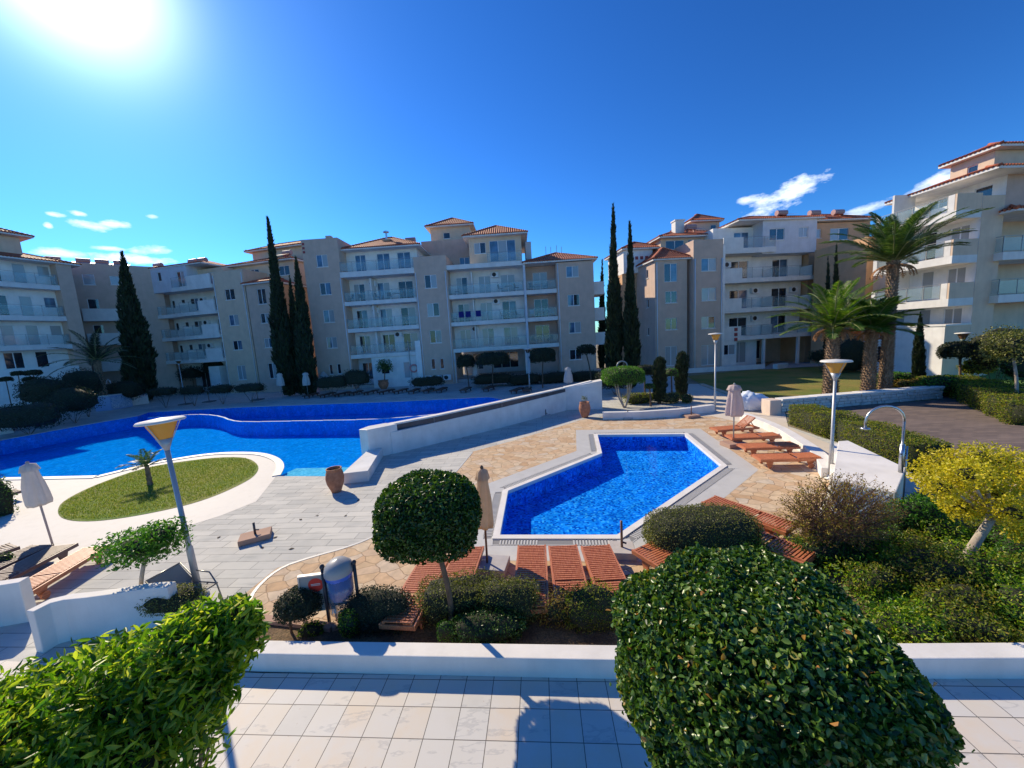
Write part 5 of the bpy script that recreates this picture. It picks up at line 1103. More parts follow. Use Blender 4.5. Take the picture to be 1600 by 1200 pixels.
# --- central ball tree
g = G(706, 985); D_ = dep(g, 2.2)
cc = onD(670, 803, D_ - .15); R_ = 80 * D_ / FPX
t = vtree('ball_tree', (*g, .04), 'clipped dark green ball tree on a bare leaning trunk, centre foreground')
m = MB(); limb(m, [(0, 0, 0), (.03, 0, .45), (-.02, .0, .95), (-.10, .03, 1.35), (cc.x - g[0] + .05, cc.y - g[1], cc.z - .35)], .052, .04, 12)
limb(m, [(-.07, .02, 1.25), (.05, .02, 1.5), (.16, .05, 1.7)], .03, .02, 8); limb(m, [(-.06, .02, 1.2), (-.2, .0, 1.5), (-.35, .0, 1.72)], .03, .02, 8); m.build('trunk', BARK, t, True)
crown('crown', t, local(cc, g, .04), (R_ * .98, R_ * .93, R_ * .69), 17000, .062, L_DARK, amp=.06, shell=.08, core=.90, square=.12, jit=.6, bottom=-.75, seed=1.2)
# --- big foreground bush on the terrace
D_ = 2.75; cc = onD(1180, 1040, D_); Rb = 192 * D_ / FPX; g = (cc.x, cc.y)
t = vtree('ball_tree', (*g, .012), 'large broadleaf ball tree with dark glossy leaves filling the lower right')
m = MB(); limb(m, [(0, 0, 0), (.05, .03, .6), (-.02, .0, 1.2), (0, 0, cc.z - .4)], .07, .055, 12); limb(m, [(0, 0, 1.1), (.3, .1, 1.6), (.5, .2, 2.0)], .04, .02); limb(m, [(0, 0, 1.1), (-.3, -.1, 1.6), (-.5, .1, 2.0)], .04, .02); m.build('trunk', BARK, t, True)
crown('crown', t, (0, 0, cc.z - .012), (Rb, Rb * .92, Rb * .72), 62000, .045, L_BIG, asp=.72, amp=.085, shell=.08, core=.90, square=.10, jit=.72, bottom=-.9, seed=4.1, stray=.02)
# --- bright leafy shrub, lower left foreground
D_ = 2.35; cc = onD(160, 1120, D_); g = (cc.x, cc.y)
t = vtree('leafy_shrub', (*g, .012), 'bright yellow green leafy shrub filling the lower left corner', 'shrub')
m = MB()
for k in range(7):
    a = k * .9; limb(m, [(.05 * math.cos(a), .05 * math.sin(a), 0), (.25 * math.cos(a), .2 * math.sin(a), 1.2), (.65 * math.cos(a), .35 * math.sin(a), cc.z - .25)], .03, .008, 6)
m.build('stems', BARK, t, True)
kf = D_ / FPX
for q, (x, y, rx, ry, dd, n_) in enumerate([(55, 1172, 170, 100, .0, 5200), (205, 1078, 118, 84, .05, 3600), (315, 1010, 84, 66, .1, 2600), (180, 1190, 140, 90, -.1, 3600), (312, 1080, 58, 56, .0, 900), (-70, 1200, 150, 140, -.1, 3000), (105, 1088, 80, 54, .25, 1700), (368, 975, 44, 44, .15, 700)]):
    p = onD(x, y, D_ + dd); crown('foliage', t, (p.x - g[0], p.y - g[1], p.z - .012), (rx * kf, rx * kf * .8, ry * kf), int(n_ * 1.35), .076, L_YEL, asp=.30, amp=.16, shell=.34, core=.5, jit=.76, seed=q * 1.9 + .4, stray=.35, fold=.3, droop=.15)
# --- small standard tree on the left
g = G(226, 962); D_ = dep(g, 1.5); cc = onD(222, 853, D_)
t = vtree('standard_tree', (*g, 0), 'small standard tree with loose olive green crown behind the curved white wall')
m = MB(); limb(m, [(0, 0, 0), (.02, 0, .6), (cc.x - g[0], 0, cc.z - .25)], .04, .03, 10)
for a in range(6): limb(m, [(cc.x - g[0], 0, cc.z - .32), (cc.x - g[0] + .2 * math.cos(a), .2 * math.sin(a), cc.z - .1), (cc.x - g[0] + .6 * math.cos(a), .35 * math.sin(a), cc.z + .12)], .016, .006, 5)
m.build('trunk', BARKP, t, True); k_ = D_ / FPX
crown('crown', t, local(cc, g), (66 * k_, 40 * k_, 27 * k_), 2600, .075, L_MID, asp=.4, amp=.16, shell=.38, core=.45, jit=.75, seed=3.0, stray=.25)
crown('foliage', t, local(onD(255, 833, D_), g), (32 * k_, 30 * k_, 22 * k_), 900, .072, L_MID, asp=.4, amp=.2, shell=.4, core=.4, jit=.75, seed=3.6, stray=.3)
# --- small clipped tree with trunk beside the bin
g = G(456, 992, .0); D_ = dep(g, .9) + .15; cc = onD(469, 942, D_); k_ = D_ / FPX
t = vtree('small_ball_tree', (*g, .05), 'small clipped ball tree with thin trunk just left of the litter bin')
m = MB(); limb(m, [(0, 0, 0), (.0, 0, .3), (cc.x - g[0], cc.y - g[1], cc.z - .2)], .022, .018, 8); m.build('trunk', BARK, t, True)
crown('crown', t, local(cc, g, .05), (36 * k_, 34 * k_, 25 * k_), 4200, .036, L_SHADE, amp=.05, shell=.16, core=.82, seed=6, bottom=-.7)
# --- shrubs in the planting bed
def shrub(px, py, w, h, n, size, mat, label, D=None, zb=.05, amp=.12, shell=.16, core=.8, square=.1, asp=.5, name='shrub', jit=.7, deep=.5, stray=.06, grp=None):
    """px,py crown centre, w,h half sizes in px; stands on the bed"""
    if D and zb == .05: D += .55
    if D is None:
        g0 = G(px, py + h * .9, zb); D = dep(g0, zb) + w * .0
    cc = onD(px, py, D); k = D / FPX; g = (cc.x, cc.y); size = size * (.75 if size > .13 else 1); t = vtree(name, (*g, zb), label, 'shrub', grp)
    m = MB(); z = cc.z - zb
    for q in range(5): a = q * 1.3 + px; limb(m, [(.03 * math.cos(a), .03 * math.sin(a), -.02), (.3 * w * k * math.cos(a), .2 * w * k * math.sin(a), z * .5), (.7 * w * k * math.cos(a), .5 * w * k * math.sin(a), z * 1.05)], .018, .006, 5)
    m.build('stems', BARK, t, True)
    rz = max(h * k, .1); crown('foliage', t, (0, 0, z), (w * k, w * k * deep, rz), n, size, mat, asp=asp, amp=amp, shell=shell, core=core, jit=jit, square=square, stray=stray, seed=px * .13, bottom=-.95); return t
shrub(590, 955, 62, 36, 6500, .034, L_SHADE, 'dark grey green shrub between the litter bin and the central trunk', 6.0)
shrub(487, 988, 22, 16, 500, .04, L_YEL, 'small yellow green seedling at the front of the bed below the litter bin', 5.9)
shrub(545, 975, 18, 24, 800, .04, L_YEL, 'small light green shoots at the left end of the dark shrub row', 5.75)
shrub(715, 938, 62, 34, 8500, .034, L_OLIVE, 'olive green clipped shrub behind the central tree trunk, below the red loungers', 6.1, square=.5)
shrub(795, 942, 52, 38, 7000, .034, L_OLIVE, 'olive green shrub below the lounger right of the cream umbrella', 5.95, square=.4)
shrub(762, 978, 58, 24, 3800, .036, L_DARK, 'low black green shrub against the planter wall right of the central trunk', 5.55)
shrub(700, 990, 18, 22, 900, .035, L_MID, 'small feathery green plant at the foot of the central trunk', 5.5, asp=.25)
shrub(872, 958, 32, 38, 1700, .036, L_RUST, 'rusty brown thin shrub right of the dark green row', 5.75, core=.5, shell=.4)
shrub(925, 955, 46, 42, 4200, .034, L_HEDGE, 'yellowish green shrub left of the large foreground ball tree', 5.7, amp=.16)
shrub(895, 935, 26, 24, 700, .036, L_DARK, 'tiny dark green shoot growing up between the red loungers', 5.95, core=.4, shell=.4)
shrub(1095, 832, 86, 37, 15000, .036, L_OLIVE, 'low clipped olive dome bush between the small pool corner and the big ball tree', 7.6, amp=.03, shell=.08, core=.9, square=.25, stray=0, name='dome_bush')
# bare twiggy shrub
def twiggy(px, py, base, w, h, label, mat, twmat, nleaf=1500, ntw=260):
    g = G(*base, .05); D = dep(g, 1.0); cc = onD(px, py, D); k = D / FPX; t = vtree('twiggy_shrub', (*g, .05), label, 'shrub'); m = MB(); rr = random.Random(8); c = local(cc, g, .05); tips = []
    for q in range(9):
        a = q * .7; p1 = (.10 * math.cos(a), .1 * math.sin(a), .25); p2 = (w * k * .45 * math.cos(a), w * k * .3 * math.sin(a), c[2] * .8); limb(m, [(0, 0, -.02), p1, p2], .03, .012, 6)
        for j in range(ntw // 9):
            f = Vector(p1).lerp(Vector(p2), rr.uniform(.3, 1)); d = Vector((rr.gauss(0, 1), rr.gauss(0, 1), rr.gauss(0, 1))).normalized() * rr.uniform(.45, 1.0) ** .5; e = Vector((c[0] + d.x * w * k, c[1] + d.y * w * k * .6, c[2] + d.z * h * k))
            if (e - f).length > .75 * w * k: f = f.lerp(e, .45)
            m.tube([f, (f + e) / 2 + Vector((rr.gauss(0, .04), 0, .03)), e], [.006, .005, .003], 4, cap=False); tips += [f.lerp(e, u) for u in (.5, .65, .8, .9, 1)]
    m.build('twigs', twmat, t); P = np.array([tips[i][:] for i in RNG.integers(0, len(tips), nleaf)]) + RNG.normal(size=(nleaf, 3)) * .03
    V, F = leaf_arrays(P, np.tile([0, 0, 1.0], (nleaf, 1)), .04, .5, .2, .8, 0, 'oval'); mkobj('foliage', mesh_np('foliage', V, F, [mat]), t)
twiggy(1312, 800, (1298, 872), 92, 66, 'twiggy brown half bare shrub in front of the blue mosaic platform', L_RUST, mk_bark('reddish twig bark', (.09, .045, .03), (.22, .12, .08)), 9000, 700)
shrub(1432, 822, 48, 48, 3800, .06, L_MID, 'glossy mid green shrub right of the mosaic platform', 7.6, name='shrub')
shrub(1385, 862, 40, 34, 2200, .05, L_DARK, 'dark green low shrub in the shade below the mosaic platform', 7.2)
shrub(1290, 862, 46, 26, 1800, .05, L_DARK, 'dark undergrowth beneath the twiggy brown shrub', 6.9, core=.7)
for a_ in [(1455, 915, 60, 44, 5200, L_HEDGE, 'yellow green loose shrub right behind the big ball tree', 6.0), (1545, 930, 62, 46, 5200, L_YEL, 'light green shrub at the right edge above the planter wall', 5.7), (1490, 962, 60, 34, 4200, L_HEDGE, 'low yellowish shrub against the right end of the planter wall', 5.35),
           (1537, 905, 32, 22, 1200, L_RUST, 'small orange brown plant among the green shrubs at the right edge', 5.9), (1590, 875, 48, 36, 3800, L_MID, 'dark green bush at the right edge below the yellow tree', 6.7), (1392, 905, 46, 34, 3200, L_MID, 'green shrub just beyond the right shoulder of the big ball tree', 6.4),
           (1610, 965, 66, 40, 4200, L_YEL, 'yellow green shrub cut by the lower right edge of the bed', 5.2), (1435, 872, 44, 28, 2600, L_HEDGE, 'yellowish ground shrub in front of the glossy green one', 7.0), (1500, 880, 40, 24, 2200, L_YEL, 'light yellow green plants around the base of the yellow tree', 6.6), (1440, 968, 40, 26, 2400, L_YEL, 'light green low shrub touching the right flank of the big ball tree', 5.5), (1400, 955, 48, 30, 3200, L_MID, 'mid green shrub between the big ball tree and the yellow green mass', 5.75), (1520, 990, 60, 26, 3600, L_HEDGE, 'mixed yellow green edging shrub just above the right end of the planter wall', 5.0), (1600, 925, 50, 34, 3600, L_HEDGE, 'olive yellow shrub at the right edge above the lowest row', 5.6),
           (1350, 880, 50, 26, 2600, L_MID, 'green undergrowth between twiggy shrub and big ball tree', 6.8), (1470, 850, 36, 26, 2200, L_YEL, 'light green shrub left of the leaning grey trunk', 7.2), (1575, 850, 50, 30, 3000, L_HEDGE, 'olive yellow shrub behind the leaning grey trunk', 7.2), (1425, 992, 52, 24, 3400, L_YEL, 'bright low shrub between big ball tree and planter wall top', 5.1), (1365, 925, 36, 30, 2200, L_HEDGE, 'olive shrub partly hidden by the top right of the big ball tree', 6.0)]:
    a_[0] and shrub(a_[0], a_[1] - 6, a_[2], a_[3] * 1.2, int(a_[4] * 1.3), .05, a_[5], a_[6], a_[7], amp=.2, shell=.28, core=.75, deep=.7, stray=.15)
shrub(265, 935, 52, 18, 3000, .034, L_OLIVE, 'low dark olive bush between curved white wall and sling chair', 7.0, zb=0, name='shrub')
shrub(-10, 780, 26, 42, 1200, .07, L_DARK, 'dark leafy branch tips at the left edge beside the white umbrella', 12.5, zb=0)
shrub(4, 878, 18, 14, 500, .05, L_DARK, 'small dark shrub behind the short white wall at the left edge', 9.0, zb=0)
# yellow tree
def yellow_tree():
    g = G(1495, 890, .05); D = dep(g, 1.5); t = vtree('yellow_tree', (*g, .05), 'golden yellow leaved tree with a leaning grey trunk at the right edge'); m = MB()
    P = lambda x, y, dd=0: Vector(local(onD(x, y, D + dd), g, .05))
    fork = P(1548, 812, .1); limb(m, [(0, 0, -.05), P(1515, 862), fork], .085, .06, 12)
    ends = [(1455, 745, .4), (1540, 745, .1), (1625, 760, .1), (1615, 830, -.2), (1478, 722, .6), (1510, 740, -.3), (1560, 770, .2), (1600, 745, .5), (1585, 800, -.4), (1500, 790, .1), (1530, 715, .3), (1620, 790, .2), (1470, 760, -.2), (1570, 720, .8)]
    for x, y, dd in ends: e = P(x, y, dd); limb(m, [fork, fork.lerp(e, .5) + Vector((0, 0, .08)), e], .04, .012, 6)
    m.build('trunk', BARKP, t, True); k = D / FPX
    for i, (x, y, dd) in enumerate(ends): crown('foliage', t, tuple(P(x, y, dd)), ((33 + 8 * math.sin(i * 2)) * k, 28 * k, 25 * k), 1100, .055, L_GOLD, amp=.25, shell=.35, core=.35, jit=.75, seed=i * 2.1, stray=.4)
yellow_tree()
# island palm
def frond(L, up_, bend, nl, lw, ll, az, tw=0.0, vdrop=.35):
    """returns V,F of one feather frond starting at origin, plus rachis points"""
    pts = []; a = up_; p = Vector((0, 0, 0)); n = 12; dl = L / n
    for k in range(n + 1): pts.append(p.copy()); p = p + Vector((math.cos(a), 0, math.sin(a))) * dl; a -= bend / n * (1.15 if k > 4 else .4)
    V = []; F = []
    for k in range(nl):
        f = .12 + .88 * k / (nl - 1); q = f * n; i = min(int(q), n - 1); P = pts[i].lerp(pts[i + 1], q - i); T = (pts[i + 1] - pts[i]).normalized(); U = Vector((-T.z, 0, T.x))
        l = ll * (math.sin(PI * min(1, f * .86 + .12)) ** .6) * random.uniform(.85, 1.1)
        for s in (-1, 1):
            d = (Vector((0, s, 0)) * .85 + T * (.55 + .5 * f) + U * (.30 - vdrop * random.uniform(.2, 1.0))).normalized(); w = T.cross(d).normalized().cross(d).normalized() * lw
            e = P + d * l + Vector((0, 0, -.12 * l)); j = len(V); mid = P + d * l * .45; V += [P - w * .4, mid - w, e, mid + w]; F.append((j, j + 1, j + 2, j + 3))
    c, s_ = math.cos(az), math.sin(az); rot = lambda v: (v.x * c - v.y * s_, v.x * s_ + v.y * c, v.z)
    return [rot(v) for v in V], F, [rot(v) for v in pts]
def palm(g, htr, r0, nf, Lf, label, leafm, seed, deadn=6, upmin=-.5, name='palm_tree', ll=.55, lw=.022, nl=46, rb=.02, base=0):
    random.seed(seed); t = vtree(name, (*g, base), label, 'palm'); m = MB(); n = 14; rows = max(3, int(htr / .17))
    prof = []
    for k in range(rows * 2 + 1):
        z = htr * k / (rows * 2); f = z / htr; r = r0 * (1.12 - .25 * f + .18 * max(0, f - .85) / .15 + .12 * max(0, .12 - f) / .12); prof.append((r * .9, z))
    m.lathe(prof, 16)
    for k in range(rows):
        z = htr * (k + .3) / rows; f = z / htr; r = r0 * (1.12 - .25 * f + .2 * max(0, f - .85) / .15)
        for j in range(n):
            a = 2 * PI * (j + .5 * (k % 2)) / n + random.uniform(-.06, .06); ca, sa = math.cos(a), math.sin(a); w = PI * r / n * 1.0; o = r * random.uniform(.14, .26); h = htr / rows * 1.15
            b = [(ca * r * .88 - sa * -w * .9, sa * r * .88 + ca * -w * .9, z), (ca * r * .88 - sa * w * .9, sa * r * .88 + ca * w * .9, z), (ca * (r * .9) , sa * (r * .9), z - h * .7), (ca * (r + o), sa * (r + o), z + h * .35)]
            i = len(m.v); m.v += b
            for q in ((2, 1, 3), (0, 2, 3), (1, 0, 3)): m.f.append(tuple(i + c for c in q)); m.m.append(0)
    m.build('trunk', PBARK, t)
    for k in range(nf):
        f = k / nf; az = k * 2.39996 + random.uniform(-.2, .2); upa = R(84) - (R(84) - upmin) * f ** .85 + random.uniform(-.1, .1); L = Lf * random.uniform(.85, 1.1) * (.8 + .2 * math.sin(PI * f))
        V, F, pts = frond(L, upa, .6 + .5 * (1 - abs(f - .5)), nl, lw, ll, az)
        rm = MB(); rm.v = [tuple(v) for v in V]; rm.f = F; rm.m = [0] * len(F); rm.tube(pts, [rb * (1.3 - q / len(pts)) for q in range(len(pts))], 5, m=1)
        rm.build('frond', [leafm, FROND_R], t, False, (0, 0, htr * .985))
    dm = MB()
    for k in range(deadn):
        az = k * 2 * PI / max(1, deadn) + .3; V, F, pts = frond(Lf * .35, R(-5), 1.9, 10, lw * 1.4, ll * .5, az); i = len(dm.v); dm.v += [(v[0], v[1], v[2] + htr * .97) for v in V]; dm.f += [tuple(i + c for c in f_) for f_ in F]; dm.m += [0] * len(F); dm.tube([(p[0], p[1], p[2] + htr * .97) for p in pts], [.07 * (1.2 - q / len(pts)) for q in range(len(pts))], 5)
    if deadn: dm.build('dry_sheaths', DRY, t)
    return t
FROND_R = plain('frond midrib', (.22, .24, .09), .5)
g = G(235, 758); palm(g, hz(g, 231, 728), .075, 13, .95, 'young small palm growing on the oval lawn island', L_PALM, 21, 0, R(5), 'island_palm', .26, .012, 26, .012)
def palm_px(base, top, hw, **k): g = G(*base); return g, hz(g, *top), hw * dep(g, 2) / FPX
g, h, r = palm_px((1382, 615), (1400, 430), 13); TALL = palm(g, h + .9, r * .56, 46, 4.0, 'tallest palm with long scaly trunk and grey green crown, right of three', L_PALM, 5, 10, R(14), ll=.62, lw=.022, nl=84, rb=.035)
g, h, r = palm_px((1297, 617), (1298, 515), 14); palm(g, h + .2, r * .62, 34, 3.9, 'palm with bright spreading fronds, left of the group of three', L_PALM2, 9, 12, R(2), ll=.68, lw=.024, nl=76, rb=.035)
g, h, r = palm_px((1356, 616), (1355, 515), 14); palm(g, h, r * .58, 24, 2.7, 'short dark palm in the middle of the group of three', L_PALM2, 13, 4, R(5), ll=.8, lw=.034, nl=66, rb=.035)
p = onD(150, 560, 38); palm((p.x, p.y), p.z - .2, .3, 22, 4.2, 'dark shaded palm before the left connecting wing', L_SHADE, 17, 0, R(-10), ll=.7, lw=.03, nl=40, rb=.03)
# cypresses
def cypress(px, base_py, top, halfw, label, D=None, g=None, n=6000, lean=0, prof=None, name='cypress', size=.26, group=None):
    if D: p = onD(px, base_py, D); g = (p.x, p.y)
    elif g is None: g = G(px, base_py)
    dd = dep(g, 5) if D is None else D; d_ = ray(*top); kk_ = g[1] / d_[1]; hh = EYE + d_[2] * kk_; k = dd / FPX; rw = halfw * k * .64; t = vtree(name, (*g, 0), label, 'cypress', group)
    lx = d_[0] * kk_ - g[0]
    MB().tube([(0, 0, 0), (lx * .3, 0, hh * .3), (lx * .9, 0, hh * .9)], [max(.12, rw * .16), rw * .1, .02], 8).build('trunk', BARK, t, True)
    prof = prof or [(0, .55), (.06, .85), (.2, 1), (.4, .9), (.6, .68), (.8, .38), (.92, .18), (1, .03)]
    xs, ys = zip(*prof); z = RNG.random(n * 2); keep = RNG.random(n * 2) < np.interp(z, xs, ys) ** .8 + .08; z = z[keep][:n]; n_ = len(z); a = RNG.random(n_) * 2 * PI
    lum = 1 + .16 * np.sin(3 * a + z * 9 + px) + .12 * np.sin(5 * a - z * 23 + px * 2) + .1 * np.sin(z * 60 + 2 * a)
    r = np.interp(z, xs, ys) * rw * lum * (1 - np.abs(RNG.normal(size=n_)) * .16); P = np.stack([r * np.cos(a) + lx * z, r * np.sin(a), z * hh * .985 + .15], 1)
    N = np.stack([np.cos(a) * .35, np.sin(a) * .35, np.ones(n_)], 1); N /= np.linalg.norm(N, axis=1)[:, None]; L = N + RNG.normal(size=(n_, 3)) * .16; L /= np.linalg.norm(L, axis=1)[:, None]
    X = np.cross(L, RNG.normal(size=(n_, 3))); X /= np.linalg.norm(X, axis=1)[:, None]; s = (size * RNG.uniform(.6, 1.5, n_))[:, None] * (.5 + .5 * np.interp(z, xs, ys))[:, None]; w = s * .2
    V = np.stack([P - L * s * .3, P - X * w, P + L * s, P + X * w], 1).reshape(-1, 3); F = np.arange(n_)[:, None] * 4 + np.array([0, 1, 2, 3])
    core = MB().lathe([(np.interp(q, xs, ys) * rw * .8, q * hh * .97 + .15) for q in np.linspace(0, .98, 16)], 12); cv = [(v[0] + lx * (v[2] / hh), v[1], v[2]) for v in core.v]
    mkobj('crown', mesh_np('crown', V, F, [L_CYP, LCORE], (cv, core.f)), t); return t
slim = [(0, .5), (.08, .8), (.25, 1), (.45, .8), (.6, .52), (.75, .34), (.9, .2), (1, .04)]
cypress(452, 612, (418, 338), 21, 'tallest cypress of the left pair, narrow leaning tip, in front of the cream block', D=41, n=9000, prof=slim, size=.4)
cypress(484, 612, (462, 400), 17, 'dense cypress touching the left corner of the central building', D=40.3, n=7000, size=.38)
cypress(470, 612, (452, 430), 12, 'slimmer dark cypress wedged between the two tall ones left of the central building', D=41.5, n=3000, size=.35)
cypress(222, 612, (190, 392), 27, 'broad dark cypress standing alone before the shaded left wing', D=44, n=9000, size=.42)
cypress(960, 605, (958, 318), 19, 'tallest cypress right of the central building', g=G(960, 607), n=9000, prof=slim, size=.3)
cypress(987, 606, (984, 345), 17, 'second tall cypress, directly right of the tallest one by the central building', g=G(987, 607), n=8000, prof=slim, size=.3)
cypress(941, 600, (941, 405), 7, 'thin distant cypress seen left of the two tall ones at the gap', D=48, n=2500, size=.4)
cypress(1435, 585, (1438, 490), 10, 'slim green cypress against the white wall of the right edge building', D=24, n=4500, prof=[(0, .8), (.15, 1), (.5, .85), (.75, .5), (1, .03)], size=.16)
cypress(1306, 560, (1307, 380), 7, 'thin dark cypress rising behind the left palm crown', D=36, n=2500, size=.3)
cypress(1294, 560, (1294, 400), 6, 'short thin cypress just left of the thin one behind the palms', D=36.5, n=1800, size=.3)
col = [(0, .6), (.1, .9), (.5, 1), (.85, .9), (.95, .6), (1, .1)]
cypress(1030, 632, (1031, 560), 14.5, 'wide clipped green column shrub behind the low garden wall', D=24.5, n=5500, prof=col, name='column_conifer', size=.12)
cypress(1064, 625, (1066, 551), 13.5, 'dark clipped column conifer right of the wide one, before the path', D=26, n=5000, prof=col, name='column_conifer', size=.12)
# clipped trees of the background
def balltree(base, c, w, h, mat, label, n=1600, size=.1, D=None, square=.15, trunk=BARK, multi=0, tr=.07, name='ball_tree', shell=.12, core=.86):
    g = G(*base); D = D or dep(g, 1.5); cc = onD(c[0], c[1], D); k = D / FPX
    if D: gg = onD(base[0], base[1], D); g = (gg.x, gg.y); 
    t = vtree(name, (*g, 0), label); c0 = local(cc, g); m = MB()
    if multi:
        for q in range(multi): a = q * 2 * PI / multi + .4; limb(m, [(.05 * math.cos(a), .05 * math.sin(a), 0), (c0[0] + .45 * w * k * math.cos(a) * .9, c0[1] + .3 * w * k * math.sin(a), c0[2] * .45), (c0[0] + .55 * w * k * math.cos(a), c0[1] + .4 * w * k * math.sin(a), c0[2])], tr, tr * .6, 7)
    else: limb(m, [(0, 0, 0), (c0[0] * .3, c0[1] * .3, c0[2] * .5), (c0[0], c0[1], c0[2] - h * k * .5)], tr, tr * .7, 8)
    m.build('trunk', trunk, t, True); crown('crown', t, c0, (w * k, w * k * .9, h * k), n, size, mat, amp=.05, shell=shell, core=core, square=square, seed=base[0] * .3, bottom=-.6); return t
balltree((976, 636), (974, 588), 32, 16, L_MID, 'mushroom-shaped clipped tree with several curved pale stems beside the overflow wall end', 8500, .07, trunk=BARKP, multi=4, tr=.06)
balltree((1008, 628), (1007, 580), 15, 10, L_SHADE, 'small dark clipped tree between the mushroom-shaped tree and the column shrub', 1600, .07, D=26)
balltree((1017, 634), (1015, 604), 8, 5, L_MID, 'tiny round standard shrub in front of the wide column shrub', 500, .05)
balltree((1050, 632), (1049, 583), 10, 8, L_MID, 'little green ball on a stick between the two column conifers', 700, .06, D=25)
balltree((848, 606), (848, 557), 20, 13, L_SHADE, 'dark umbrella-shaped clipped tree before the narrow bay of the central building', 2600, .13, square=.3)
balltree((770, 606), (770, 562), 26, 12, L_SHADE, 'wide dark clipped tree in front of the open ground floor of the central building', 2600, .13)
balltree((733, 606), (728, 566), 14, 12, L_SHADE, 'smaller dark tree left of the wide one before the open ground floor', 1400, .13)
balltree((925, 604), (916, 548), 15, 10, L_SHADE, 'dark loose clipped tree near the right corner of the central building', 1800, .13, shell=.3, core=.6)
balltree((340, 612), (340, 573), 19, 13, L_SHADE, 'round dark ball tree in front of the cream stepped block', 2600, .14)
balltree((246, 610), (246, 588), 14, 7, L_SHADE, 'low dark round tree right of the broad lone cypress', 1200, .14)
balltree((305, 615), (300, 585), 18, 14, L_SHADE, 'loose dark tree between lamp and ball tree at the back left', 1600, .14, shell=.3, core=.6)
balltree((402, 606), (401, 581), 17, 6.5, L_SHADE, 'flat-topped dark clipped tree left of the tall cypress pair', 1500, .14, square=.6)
balltree((600, 592), (601, 573), 12, 12, L_DARK, 'dark bushy tree growing from a terracotta pot before the white ground floor', 1100, .14, D=dep(POT3, 2), shell=.4, core=.4)
for (x, y, w, h, lb) in ((9, 593, 7, 4, 'leftmost dark pompom tree before the far left block'), (28, 584, 7, 4, 'dark pompom tree on a thin stem, second from the left edge'), (52, 583, 9, 5, 'third dark pompom tree from the left edge'), (46, 593, 7, 4, 'lowest of the dark pompom trees at the far left')):
    balltree((x + 10, 640), (x, y), w, h, L_SHADE, lb, 500, .12, D=31, tr=.04, name='pompom_tree')
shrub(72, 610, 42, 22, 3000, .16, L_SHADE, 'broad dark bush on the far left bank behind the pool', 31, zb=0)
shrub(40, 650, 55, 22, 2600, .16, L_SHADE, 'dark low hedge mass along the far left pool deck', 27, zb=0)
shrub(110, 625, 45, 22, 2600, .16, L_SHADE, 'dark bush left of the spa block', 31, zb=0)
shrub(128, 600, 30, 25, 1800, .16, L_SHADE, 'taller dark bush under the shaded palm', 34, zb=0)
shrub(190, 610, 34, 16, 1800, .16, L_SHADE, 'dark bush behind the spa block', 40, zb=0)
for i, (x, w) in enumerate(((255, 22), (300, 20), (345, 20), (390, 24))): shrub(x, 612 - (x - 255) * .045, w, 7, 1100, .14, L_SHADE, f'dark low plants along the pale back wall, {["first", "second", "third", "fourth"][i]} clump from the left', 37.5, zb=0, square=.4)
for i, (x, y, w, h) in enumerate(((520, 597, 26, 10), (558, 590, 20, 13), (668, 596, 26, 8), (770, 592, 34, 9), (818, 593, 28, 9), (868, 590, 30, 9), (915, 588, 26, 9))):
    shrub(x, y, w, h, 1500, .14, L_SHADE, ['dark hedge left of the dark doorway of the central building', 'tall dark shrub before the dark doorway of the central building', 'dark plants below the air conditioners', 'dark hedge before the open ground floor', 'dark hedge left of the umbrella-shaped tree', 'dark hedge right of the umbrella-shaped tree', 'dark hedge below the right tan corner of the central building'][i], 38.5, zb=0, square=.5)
shrub(960, 590, 30, 18, 2200, .12, L_SHADE, 'dark undergrowth at the foot of the two tall cypresses', 29, zb=0)
shrub(1000, 622, 26, 9, 1800, .08, L_HEDGE, 'rusty green undergrowth beneath the mushroom-shaped tree', 25, zb=0)
shrub(1048, 622, 16, 9, 1200, .08, L_OLIVE, 'low olive shrub at the end of the low garden wall', 24.3, zb=0)
shrub(1073, 623, 10, 7, 600, .08, L_DARK, 'round dark shrub beside the white steps of the path', 24, zb=0)
for i, (x, y, w, h, D, mt, lb) in enumerate([(1395, 590, 34, 9, 25.5, L_MID, 'green low hedge behind the tall palm trunk'), (1428, 600, 26, 8, 23, L_RUST, 'reddish brown low hedge beside the sandstone path end'), (1470, 600, 34, 13, 21.5, L_MID, 'green hedge end where the stone wall stops'),
        (1335, 555, 34, 30, 33, L_SHADE, 'dark tall hedge behind the palm trunks'), (1285, 556, 18, 10, 34, L_SHADE, 'dark bush left of the entrance paving'), (1370, 560, 20, 26, 32, L_DARK, 'dark shrub between the middle and tall palm'), (1560, 545, 42, 34, 22, L_OLIVE, 'large loose olive tree-like shrub at the right edge of the far lawn'),
        (1600, 560, 36, 40, 20, L_DARK, 'dark tree-like shrub cut by the right edge'), (1530, 573, 26, 12, 23, L_HEDGE, 'yellowish shrub under the olive tree at the right')]): shrub(x, y, w, h, 2600, .11, mt, lb, D, zb=0, amp=.15, shell=.3, core=.8)
g = G(1560, 610); balltree((1500, 603), (1500, 549), 23, 16, L_SHADE, 'dark mushroom-shaped tree behind the far right lamp', 3000, .1, D=23)
balltree((1592, 608), (1585, 545), 34, 30, L_OLIVE, 'pale trunked olive green tree at the right edge', 4200, .1, D=17.5, trunk=BARKP, shell=.4, core=.6)
def orange_bloom():
    c = onD(1335, 518, 31); o = crown('orange_flowers', None, tuple(c), (.5, .4, .35), 160, .16, plain('orange blossom', (.75, .16, .02), .6), core=0, shell=.3); tag(o, 'orange blossom cluster on the dark hedge between the palms', 'flowers')
orange_bloom()
